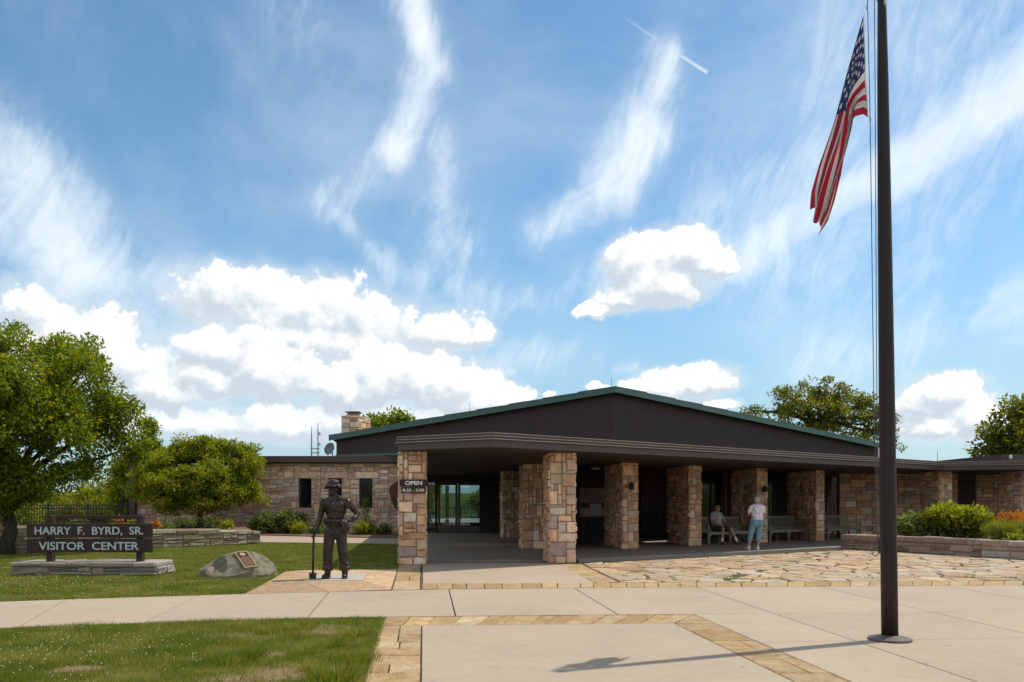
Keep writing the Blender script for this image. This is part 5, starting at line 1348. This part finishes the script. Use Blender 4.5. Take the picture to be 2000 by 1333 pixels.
for k in (0, 1):
    x, y = am[k][0], am[k][1]; organic('shoe', [cap((x, y + .03, .055), (x + (-.02, .06)[k], y - .16, .042), .050, .046), ell((x, y + .01, .09), (.048, .055, .03)), ell((x + (-.01, .03)[k], y - .06, .02), (.052, .16, .02), (0, 0, (.05, .3)[k]))], M_SHOE2, mn, MM, .008, 2)
    organic('sock', [cap((x, y, .10), tuple(Vector(am[k]) * .75 + Vector(km[k]) * .25), .044, .050)], M_WHITE, mn, MM, .008, 1)
organic('camera', [ell((.05, -.47, .70), (.055, .035, .038)), cap((.05, -.50, .70), (.05, -.535, .70), .026, .024)], M_SHOE2, mn, MM, .008, 1)

# ================================================================== PLANTS
def leaf_faces(centres, rad, k, size, r, up=.35, flat=.8, aspect=.5, hang=0.):
    n = len(centres) * k
    C = np.repeat(centres, k, 0); Rr = np.repeat(np.asarray(rad).reshape(-1, 1) if np.ndim(rad) else np.full((len(centres), 1), rad), k, 0)
    g = r.normal(size=(n, 3)); g /= np.linalg.norm(g, axis=1, keepdims=True) + 1e-9; q = r.random_sample((n, 1)) ** .45
    p = C + g * q * Rr * np.array([1, 1, flat])
    a = r.normal(size=(n, 3)) * .75 + g * .7; a[:, 2] += -hang; a /= np.linalg.norm(a, axis=1, keepdims=True)
    nn = r.normal(size=(n, 3)) * .8; nn[:, 2] += up * 3; s = np.cross(a, nn); s /= np.linalg.norm(s, axis=1, keepdims=True) + 1e-9
    nrm = np.cross(s, a)
    L = size * r.uniform(.6, 1.35, (n, 1)); w = L * aspect * .5
    v = np.stack([p, p + a * L * .45 + s * w + nrm * L * .08, p + a * L - nrm * L * .06, p + a * L * .45 - s * w + nrm * L * .08], 1)
    return v
def tree(name, label, base, tr, lobes, n_cl, k, leaf, mat, seed, crad=.45, limb_r=.09, group=None, fork=.35, depth=.8, twig=True, cat='tree', shell=.55, stems=1, flat=.75):
    r = np.random.RandomState(seed); rr = random.Random(seed)
    t = thing(name, label, cat, base, group); base = Vector(base)
    vol = np.array([l[3] * l[4] for l in lobes]); vol = vol / vol.sum()
    cs = []
    for _ in range(n_cl):
        l = lobes[r.choice(len(lobes), p=vol)]
        d = r.normal(size=3); d /= np.linalg.norm(d); q = shell + (1 - shell) * r.random_sample() if r.random_sample() < .75 else r.random_sample()
        cs.append([l[0] + d[0] * q * l[3], l[1] + d[1] * q * l[5], l[2] + d[2] * q * l[4]])
    cs = np.array(cs)
    npmesh('crown', leaf_faces(cs, crad * r.uniform(.6, 1.3, n_cl), k, leaf, r, flat=flat), 4, mat, t)
    low = min(l[2] - l[4] for l in lobes); top = max(l[2] for l in lobes); cx = np.average([l[0] for l in lobes], weights=vol); cy = np.average([l[1] for l in lobes], weights=vol)
    parts = []
    fz = base.z + (max(low, base.z + .4) - base.z) * 1.0 + fork
    limbs = []
    for s in range(stems):
        sb_ = base + Vector((rr.uniform(-.25, .25), rr.uniform(-.15, .15), 0)) * (stems > 1)
        fk = Vector((base.x + (cx - base.x) * .3 + rr.uniform(-.5, .5) * (stems > 1), base.y + (cy - base.y) * .3, fz))
        mid_ = (sb_ + fk) / 2 + Vector((rr.uniform(-.12, .12), rr.uniform(-.1, .1), 0))
        parts.append(tube([sb_ + Vector((0, 0, -.1)), sb_ + Vector((0, 0, .25)), mid_, fk], [tr * 1.35, tr * 1.05, tr * .92, tr * .8], 10)); limbs.append([fk])
    ends = []
    for i, l in enumerate(lobes):
        fk = limbs[i % stems][0]; e = Vector((l[0], l[1], l[2] + l[4] * .25)); d = e - fk
        pts = [fk - Vector((0, 0, .15)), fk + d * .3 + Vector((rr.uniform(-.1, .1), rr.uniform(-.1, .1), abs(d.length) * .08)), fk + d * .65 + Vector((rr.uniform(-.12, .12), rr.uniform(-.12, .12), abs(d.length) * .05)), e]
        parts.append(tube(pts, [tr * .62, tr * .42, tr * .27, tr * .10], 7)); ends += [pts[1], pts[2], pts[3], (pts[1] + pts[2]) / 2, (pts[2] + pts[3]) / 2]
    if twig:
        for c in cs[::2]:
            c = Vector(c); a = min(ends, key=lambda q: (q - c).length); d = c - a
            if d.length < .1: continue
            m_ = a + d * .5 + Vector((rr.uniform(-.1, .1), rr.uniform(-.1, .1), rr.uniform(-.02, .14))) * min(1.5, d.length)
            parts.append(tube([a, m_, c], [tr * .13, tr * .09, tr * .035], 4, False))
    obj('trunk', merge(*parts), M_BARK, t, smooth=True)
    return t
def lobe(u, v, ru, rv, Y, dy=0., ry=None):
    p = at(u, v, Y); k = Y / F; return (p.x, Y + dy, p.z, ru * k, rv * k, (ry if ry is not None else ru * k * .8))
YO = 22.6
oak = [lobe(40, 690, 75, 50, YO), lobe(135, 690, 62, 42, YO, .6), lobe(185, 740, 60, 45, YO, -.6), lobe(215, 815, 45, 55, YO, .2), lobe(90, 770, 110, 60, YO, -1.6), lobe(160, 850, 90, 45, YO, -1.0), lobe(40, 850, 110, 60, YO, -2.),
       lobe(225, 885, 50, 32, YO, .5), lobe(60, 925, 80, 35, YO, -1.2), lobe(150, 915, 55, 28, YO, 0), lobe(10, 975, 40, 40, YO, -.6), lobe(100, 965, 35, 22, YO, -.6), lobe(-120, 760, 130, 110, YO, .5), lobe(-150, 880, 140, 80, YO, .5), lobe(30, 780, 120, 80, YO, 2.2)]
tree('oak_tree', 'big spreading green oak tree with a thick trunk beside the entrance sign', (ux(12, 22.2), 22.2, 0), .20, oak, 480, 190, .125, M_OAK, 5, .46, cat='tree')
tree('oak_tree', 'slender young oak tree between the big oak and the small yellow green tree', (ux(238, 42), 42, .0), .07, [lobe(285, 845, 20, 28, 42), lobe(268, 890, 36, 26, 42), lobe(290, 880, 20, 20, 42), lobe(240, 915, 30, 22, 42)], 70, 90, .17, M_OAK, 6, .42)
YC = 35.6
orn = [lobe(395, 900, 62, 30, YC), lobe(335, 915, 48, 34, YC, -.4), lobe(462, 905, 45, 32, YC, .2), lobe(300, 935, 42, 34, YC), lobe(425, 935, 62, 34, YC, -.9), lobe(350, 955, 55, 25, YC, -.6), lobe(490, 945, 28, 26, YC, 0), lobe(400, 880, 45, 16, YC, .3), lobe(285, 965, 26, 20, YC), lobe(455, 965, 45, 16, YC, -.7), lobe(300, 905, 35, 22, YC, .3), lobe(372, 942, 80, 34, YC, -.7), lobe(430, 958, 66, 26, YC, -.3), lobe(325, 962, 58, 26, YC, -.2), lobe(488, 962, 38, 24, YC, .1), lobe(272, 950, 26, 28, YC), lobe(380, 984, 55, 16, YC, -1.), lobe(435, 982, 48, 15, YC, -.9), lobe(395, 868, 50, 13, YC), lobe(455, 880, 40, 20, YC, .3), lobe(340, 885, 40, 18, YC, .4)]
tree('small_tree', 'broad low yellow green tree growing in the bed against the stone wall', (ux(398, YC), YC, .35), .085, orn, 520, 130, .135, M_OLIVE, 7, .38, stems=3, cat='tree', flat=.6)
for i, (u, v, ru, rv, Y, mt, lb) in enumerate(((205, 968, 52, 26, 52, M_OLIVE, 'bright green bushy tree beyond the picket fence next to the stone wing'), (105, 990, 60, 26, 58, M_OAK, 'low dark green tree beyond the middle of the picket fence'),
                                              (245, 950, 24, 34, 47, M_OLIVE, 'narrow light green tree at the corner of the stone wing'), (15, 985, 60, 34, 50, M_LIME, 'pale yellow green bushy tree beyond the fence behind the oak trunk'), (160, 1005, 60, 22, 48, M_OAK2, 'low olive green bush pressing against the far side of the fence'))):
    tree('bushy_tree', lb, (ux(u, Y), Y, -.1), .10, [lobe(u, v, ru, rv, Y), lobe(u - ru * .5, v + rv * .5, ru * .7, rv * .7, Y), lobe(u + ru * .5, v + rv * .6, ru * .6, rv * .7, Y), lobe(u, v + rv * 1.3, ru * 1.1, rv, Y)], 90, 75, .24, mt, 20 + i, .62, group='trees beyond the picket fence', twig=False)
tree('oak_tree', 'tree top showing above the green roof between chimney and ridge', (ux(775, 60), 60, -1), .16, [lobe(745, 828, 24, 14, 60), lobe(778, 822, 26, 14, 60), lobe(765, 838, 45, 16, 60), lobe(800, 830, 14, 16, 60)], 60, 60, .30, M_OAK, 31, .75)
YF = 58
big = [lobe(1600, 762, 50, 24, YF), lobe(1555, 785, 60, 26, YF), lobe(1650, 782, 55, 28, YF, 1), lobe(1690, 800, 45, 36, YF), lobe(1520, 765, 24, 10, YF), lobe(1470, 805, 32, 13, YF), lobe(1530, 815, 60, 22, YF), lobe(1610, 815, 60, 26, YF, -1), lobe(1700, 840, 50, 30, YF), lobe(1735, 825, 20, 30, YF), lobe(1752, 868, 14, 22, YF), lobe(1650, 850, 45, 16, YF), lobe(1580, 840, 50, 16, YF)]
tree('oak_tree', 'airy spreading oak tree rising behind the sloping green roof beside the flagpole', (ux(1588, YF), YF, -1), .36, big, 260, 52, .24, M_OAK2, 33, .62, fork=2.2, shell=.5, flat=.55)
YG = 44
tree('oak_tree', 'dense olive green oak tree over the flat roof at the edge of the plaza view', (ux(2030, YG), YG, -.5), .28, [lobe(1985, 800, 36, 22, YG), lobe(1965, 845, 40, 24, YG), lobe(1945, 880, 36, 22, YG), lobe(2000, 870, 50, 30, YG, -1), lobe(2050, 820, 70, 50, YG), lobe(2060, 900, 90, 50, YG), lobe(1925, 880, 16, 18, YG)], 210, 75, .28, M_OAK2, 35, .68)
tree('bushy_tree', 'rounded green tree on the terrace slope seen through the glass doors', (ux(932, 74), 74, -.3), .12, [lobe(936, 975, 18, 16, 74), lobe(926, 985, 14, 14, 74), lobe(945, 988, 14, 14, 74)], 50, 60, .30, M_OLIVE, 37, .6, twig=False)
tree('bushy_tree', 'green tree beyond the terrace seen through the narrow side glass', (ux(842, 58), 58, -.3), .12, [lobe(842, 955, 12, 18, 58), lobe(838, 980, 14, 20, 58)], 45, 60, .26, M_OLIVE, 38, .6, twig=False)
def shrub(name, label, u0, u1, vt, Y, z0, mat, seed, n=26, k=60, leaf=.11, asp=.55, cat='shrub', crad=.2, hang=.0, stem=True, flat=.8, tops=None):
    r = np.random.RandomState(seed); x0, x1 = ux(u0, Y), ux(u1, Y); h = vz(vt, Y) - z0; w = (x1 - x0) / 2; cx = (x0 + x1) / 2
    t = thing(name, label, cat, (cx, Y, z0))
    ph = r.uniform(0, 2 * np.pi, n); q = np.sqrt(r.random_sample(n)); hh = r.uniform(.12, .92, n) * np.sqrt(np.clip(1 - .55 * q ** 2, 0, 1))
    C = np.stack([cx + np.cos(ph) * q * (w - crad * .5), Y + np.sin(ph) * q * min(w, .8), z0 + hh * h], 1)
    npmesh('foliage', leaf_faces(C, crad, k, leaf, r, aspect=asp, hang=hang, flat=flat), 4, mat, t)
    if stem:
        rr = random.Random(seed); obj('stem', merge(*[tube([(cx + rr.uniform(-.15, .15) * w, Y, z0 - .03), tuple((Vector(c) + Vector((cx, Y, z0))) / 2), tuple(c)], [.014, .010, .004], 4, False) for c in C[::2]]), M_BARK, t)
    return t
shrub('shrub', 'leafy green shrub under the first slit window of the stone wing', 488, 552, 1000, 36.6, .05, M_BUSH, 51, 34, 70, .13, crad=.26)
shrub('shrub', 'rounded darker green shrub under the slit window nearest the small tree', 535, 600, 994, 37.0, .05, M_BUSH, 52, 34, 70, .13, crad=.27)
shrub('shrub', 'small lime green plant at the foot of the taller shrubs', 570, 603, 1022, 36.0, .05, M_LIME, 53, 14, 45, .14, asp=.3, crad=.2)
shrub('fern', 'bright lime fern in the mulch behind the statue', 690, 733, 1019, 35.4, .05, M_LIME, 54, 20, 60, .16, asp=.28, cat='fern', crad=.22, hang=.2)
shrub('shrub', 'small dark green plant in the mulch beside the entrance pier', 733, 762, 1025, 35.2, .05, M_BUSH, 55, 14, 50, .12, crad=.18)
shrub('sapling', 'thin pale sapling growing in front of the third slit window', 704, 722, 966, 36.4, .05, M_OLIVE, 56, 12, 18, .12, cat='sapling', crad=.14)
shrub('shrub', 'small green plant by the statue axe in the wall bed', 606, 640, 1018, 36.0, .05, M_BUSH, 57, 14, 45, .13, crad=.2)
shrub('shrub', 'small lime leaved plant behind the end of the retaining wall', 432, 457, 1013, 32.5, .38, M_LIME, 58, 10, 40, .13, crad=.16)
shrub('shrub', 'dark green plant under the yellow green tree beside its stems', 340, 395, 1015, 33.5, .38, M_BUSH, 59, 22, 50, .13, crad=.22)
shrub('shrub', 'dark green plant between the tree stems and the lime plant', 402, 432, 1012, 33.8, .38, M_BUSH, 60, 14, 50, .13, crad=.22)
shrub('flowering_plant', 'orange flowering plant just above the sign boards', 216, 242, 1010, 27.5, .38, M_ORANGE, 61, 12, 40, .10, cat='flowers', crad=.14)
shrub('shrub', 'lime green plant beside the orange flowers above the sign', 240, 266, 1010, 27.8, .38, M_LIME, 62, 12, 40, .12, crad=.15)
shrub('flowering_plant', 'small orange flowering plant behind the retaining wall just past the sign', 296, 312, 1016, 28.5, .38, M_ORANGE, 63, 8, 30, .10, cat='flowers', crad=.10)
shrub('shrub', 'low dark green plant behind the long run of the retaining wall', 310, 345, 1022, 30.5, .38, M_BUSH, 64, 14, 40, .12, crad=.16)
shrub('shrub', 'dark green shrub in the raised bed behind the sign board gap', 120, 170, 1016, 28, .38, M_BUSH, 65, 18, 50, .12, crad=.18)
shrub('shrub', 'loose pale green shrub in the planter next to the flagpole', 1742, 1805, 1003, 24.2, .36, M_BUSH, 71, 30, 40, .15, crad=.22)
shrub('shrub', 'large rounded shrub with lime green tips filling the planter', 1795, 1935, 1003, 24.0, .36, M_BUSH, 72, 95, 60, .15, crad=.24)
shrub('shrub', 'lime green fresh growth on top of the large planter shrub', 1800, 1930, 990, 23.6, .86, M_LIME, 73, 120, 50, .14, crad=.20, stem=True)
shrub('flowering_plant', 'mass of orange flowers at the back of the planter', 1935, 2030, 1000, 23.6, .38, M_ORANGE, 74, 60, 45, .07, asp=.8, cat='flowers', crad=.20)
shrub('ornamental_grass', 'soft yellow green tuft of fine grass in front of the orange flowers', 1925, 1998, 1021, 22.2, .38, M_FERN, 75, 60, 90, .15, asp=.10, cat='grass plant', crad=.17, hang=-.7, stem=False)
shrub('shrub', 'small lime plant at the planter coping by the fine grass', 1972, 2004, 1046, 20.8, .38, M_LIME, 76, 10, 40, .10, crad=.13)
shrub('shrub', 'dark leaved plant behind the fine grass tuft', 1990, 2030, 1028, 22, .38, M_BUSH, 77, 16, 40, .12, crad=.18)

# ================================================================== LAWNS
mp_ = [gp(-330, 1187), gp(128, 1172), gp(388, 1164), gp(474, 1160.5), gp(519, 1138), gp(555, 1117), gp(582, 1114.3), gp(780, 1112), gp(780, 1103), (-2.72, 18.4), (-3.0, 27.9), gp(782, 1063), gp(508, 1060), gp(508, 1063), gp(300, 1069), gp(15, 1084), (-17.5, 19.6), (-30, 19.6), (-30, 14)]
near = [gp(754, 1206), gp(600, 1207.5), gp(280, 1217.5), gp(35, 1226.5), gp(-560, 1251), (-9, 1.5), (line_pt(*LO, 1.5).x, 1.5), gp(717, 1333)]
def bare_at(P):
    f = np.zeros(len(P))
    for (u, v, ru, rv, s) in ((518, 1281, 38, 10, 1.), (525, 1318, 95, 18, .95), (150, 1306, 60, 11, 1.), (640, 1226, 60, 10, .8), (430, 1330, 70, 11, .75), (470, 1240, 80, 8, .55), (560, 1300, 40, 11, .6), (300, 1262, 50, 6, .45), (700, 1250, 30, 10, .4), (360, 1285, 60, 6, .5), (250, 1318, 40, 5, .5)):
        c = gp(u, v); a = ru * c.y / F; b = rv * c.y * c.y / (F * EYE)
        d = ((P[:, 0] - c.x) / a) ** 2 + ((P[:, 1] - c.y) / b) ** 2
        wob = np.sin(P[:, 0] * 9 + 3 * np.sin(P[:, 1] * 5)) * .25 + np.sin(P[:, 1] * 13 + P[:, 0] * 4) * .2
        f = np.maximum(f, s * np.clip(1.5 - d * 1.2 - wob, 0, 1))
    return f
def in_poly(P, poly):
    c = np.zeros(len(P), bool); n = len(poly)
    for i in range(n):
        a, b = poly[i], poly[i - 1]
        if a[1] == b[1]: continue
        m_ = ((a[1] > P[:, 1]) != (b[1] > P[:, 1])) & (P[:, 0] < (b[0] - a[0]) * (P[:, 1] - a[1]) / (b[1] - a[1]) + a[0]); c ^= m_
    return c
def lawn(name, poly, cell, z):
    poly = [(p[0], p[1]) for p in poly]; X = [p[0] for p in poly]; Y = [p[1] for p in poly]
    nx, ny = int((max(X) - min(X)) / cell) + 2, int((max(Y) - min(Y)) / cell) + 2
    gx = min(X) + np.arange(nx) * cell; gy = min(Y) + np.arange(ny) * cell
    G = np.stack(np.meshgrid(gx, gy), -1).reshape(-1, 2); ctr = G + cell / 2
    ok = in_poly(ctr, poly).reshape(ny, nx)
    b = bare_at(G); zz = z + .006 * np.sin(G[:, 0] * 2.1) * np.cos(G[:, 1] * 1.7)
    used = {}; v = []; f = []; at_ = []
    for j in range(ny - 1):
        for i in range(nx - 1):
            if not ok[j, i]: continue
            q = []
            for (jj, ii) in ((j, i), (j, i + 1), (j + 1, i + 1), (j + 1, i)):
                k_ = jj * nx + ii
                if k_ not in used: used[k_] = len(v); v.append((G[k_, 0], G[k_, 1], zz[k_])); at_.append(b[k_])
                q.append(used[k_])
            f.append(tuple(q))
    o = struct(name, (v, f), M_LAWN, smooth=True)
    a = o.data.attributes.new('bare', 'FLOAT', 'POINT'); a.data.foreach_set('value', np.array(at_, np.float32)); return o
lawn('lawn', near, .10, -.012); lawn('lawn', mp_, .25, -.012)
def blades(poly, n, hmin, hmax, w, r, dens=None):
    poly = [(p[0], p[1]) for p in poly]; X = [p[0] for p in poly]; Y = [p[1] for p in poly]; out = []; tot = 0
    while tot < n:
        P = np.stack([r.uniform(min(X), max(X), n), r.uniform(min(Y), max(Y), n)], 1); P = P[in_poly(P, poly)]
        keep = np.abs(P[:, 0]) < .72 * P[:, 1] + 1.2
        if dens is not None: keep &= r.random_sample(len(P)) < dens(P)
        keep &= r.random_sample(len(P)) > bare_at(P) * .93
        out.append(P[keep]); tot += int(keep.sum())
    P = np.concatenate(out)[:n]; N = len(P)
    cl = .5 + .5 * np.sin(P[:, 0] * 3.1 + 2 * np.sin(P[:, 1] * 2.3)) * np.sin(P[:, 1] * 4.1 + 1.5 * np.sin(P[:, 0] * 2.7)); cl = .55 + .75 * cl
    h = r.uniform(hmin, hmax, N) * cl; a = r.uniform(0, 2 * np.pi, N); ww = w * r.uniform(.6, 1.3, N) / 2
    d = np.stack([np.cos(a), np.sin(a)], 1); b = r.uniform(0, 2 * np.pi, N); le = h * r.uniform(.1, .75, N)
    B = np.concatenate([P, np.full((N, 1), -.014)], 1); S = np.concatenate([d * ww[:, None], np.zeros((N, 1))], 1)
    Tp = B + np.stack([np.cos(b) * le, np.sin(b) * le, h], 1)
    return np.stack([B - S, B + S, Tp], 1)
gr = np.random.RandomState(77)
g1 = blades(near, 150000, .030, .062, .0065, gr, lambda P: np.clip((7.5 / P[:, 1]) ** 1.2, .25, 1) * (P[:, 1] > 4.6))
tf_ = []                                      # taller tufts
for (u, v, s, nb_) in ((460, 1292, .16, 700), (490, 1283, .14, 500), (520, 1235, .14, 500), (580, 1228, .18, 700), (640, 1262, .14, 500), (690, 1290, .2, 800), (620, 1306, .16, 600), (660, 1322, .2, 900), (600, 1278, .12, 400), (700, 1240, .14, 500), (260, 1300, .12, 300)):
    c = gp(u, v); k_ = gr.normal(size=(nb_, 2)) * s * .5; P = np.array([c.x, c.y]) + k_; a = gr.uniform(0, 2 * np.pi, nb_); h = gr.uniform(.05, .125, nb_); le = h * gr.uniform(.2, .8, nb_)
    B = np.concatenate([P, np.full((nb_, 1), -.014)], 1); S = np.stack([np.cos(a), np.sin(a), np.zeros(nb_)], 1) * .0035
    dd = k_ / (np.linalg.norm(k_, axis=1, keepdims=True) + 1e-6); Tp = B + np.concatenate([dd * le[:, None], h[:, None]], 1); tf_.append(np.stack([B - S, B + S, Tp], 1))
tag(npmesh('grass', np.concatenate([g1] + tf_), 3, M_GRASS), kind='stuff')
g2 = blades(mp_, 190000, .028, .055, .011, gr, lambda P: np.clip((14. / P[:, 1]) ** 1.5, .08, 1))
tag(npmesh('grass', g2, 3, M_GRASS), kind='stuff')
# clover heads in the grass
def octa(P, r_):
    n = len(P); o = np.array([[1, 0, 0], [0, 1, 0], [-1, 0, 0], [0, -1, 0]]) * r_; v = []
    for zz in (1, -1):
        t_ = np.array([0, 0, zz * r_])
        for i in range(4):
            q = [o[i], o[(i + 1) % 4], t_] if zz > 0 else [o[(i + 1) % 4], o[i], t_]; v.append(np.stack([P + q[0], P + q[1], P + q[2]], 1))
    return np.concatenate(v)
def clover(poly, n, cu, cv, su, sv, r_):
    u = gr.normal(size=n) * su + cu; v = gr.normal(size=n) * sv + cv; ok = v > 1062; Y = F * EYE / (v[ok] - HOR); P = np.stack([(u[ok] - 1000) / F * Y, Y], 1)
    P = P[in_poly(P, [(p[0], p[1]) for p in poly])]; P = P[np.abs(P[:, 0]) < .75 * P[:, 1] + 1]; return octa(np.concatenate([P, gr.uniform(.025, .055, (len(P), 1))], 1), r_)
tag(npmesh('clover_flowers', np.concatenate([clover(near, 130, 200, 1260, 130, 22, .0060), clover(near, 45, 60, 1300, 60, 25, .0066), clover(mp_, 190, 90, 1130, 130, 18, .0085), clover(mp_, 60, 330, 1095, 120, 12, .009)]), 3, M_CLOVER), kind='stuff')
# weeds in the joints of the flagstones
wd = []
for (u, v) in ((1135, 1103), (1150, 1104), (1200, 1100), (1300, 1097), (1410, 1130), (1440, 1132), (1450, 1098), (1520, 1131), (1700, 1130), (1730, 1105), (1880, 1128), (1980, 1129), (1640, 1082), (1660, 1078), (1760, 1088), (1860, 1096), (1940, 1101), (1240, 1118), (1350, 1110)):
    c = gp(u, v); k_ = gr.normal(size=(90, 2)) * np.array([.12, .05]); P = np.array([c.x, c.y]) + k_; a = gr.uniform(0, 2 * np.pi, 90); h = gr.uniform(.02, .07, 90)
    B = np.concatenate([P, np.full((90, 1), -.014)], 1); S = np.stack([np.cos(a), np.sin(a), np.zeros(90)], 1) * .006
    wd.append(np.stack([B - S, B + S, B + np.stack([np.cos(a + 1) * h * .5, np.sin(a + 1) * h * .5, h], 1)], 1))
tag(npmesh('weeds', np.concatenate(wd), 3, M_GRASS), kind='stuff')
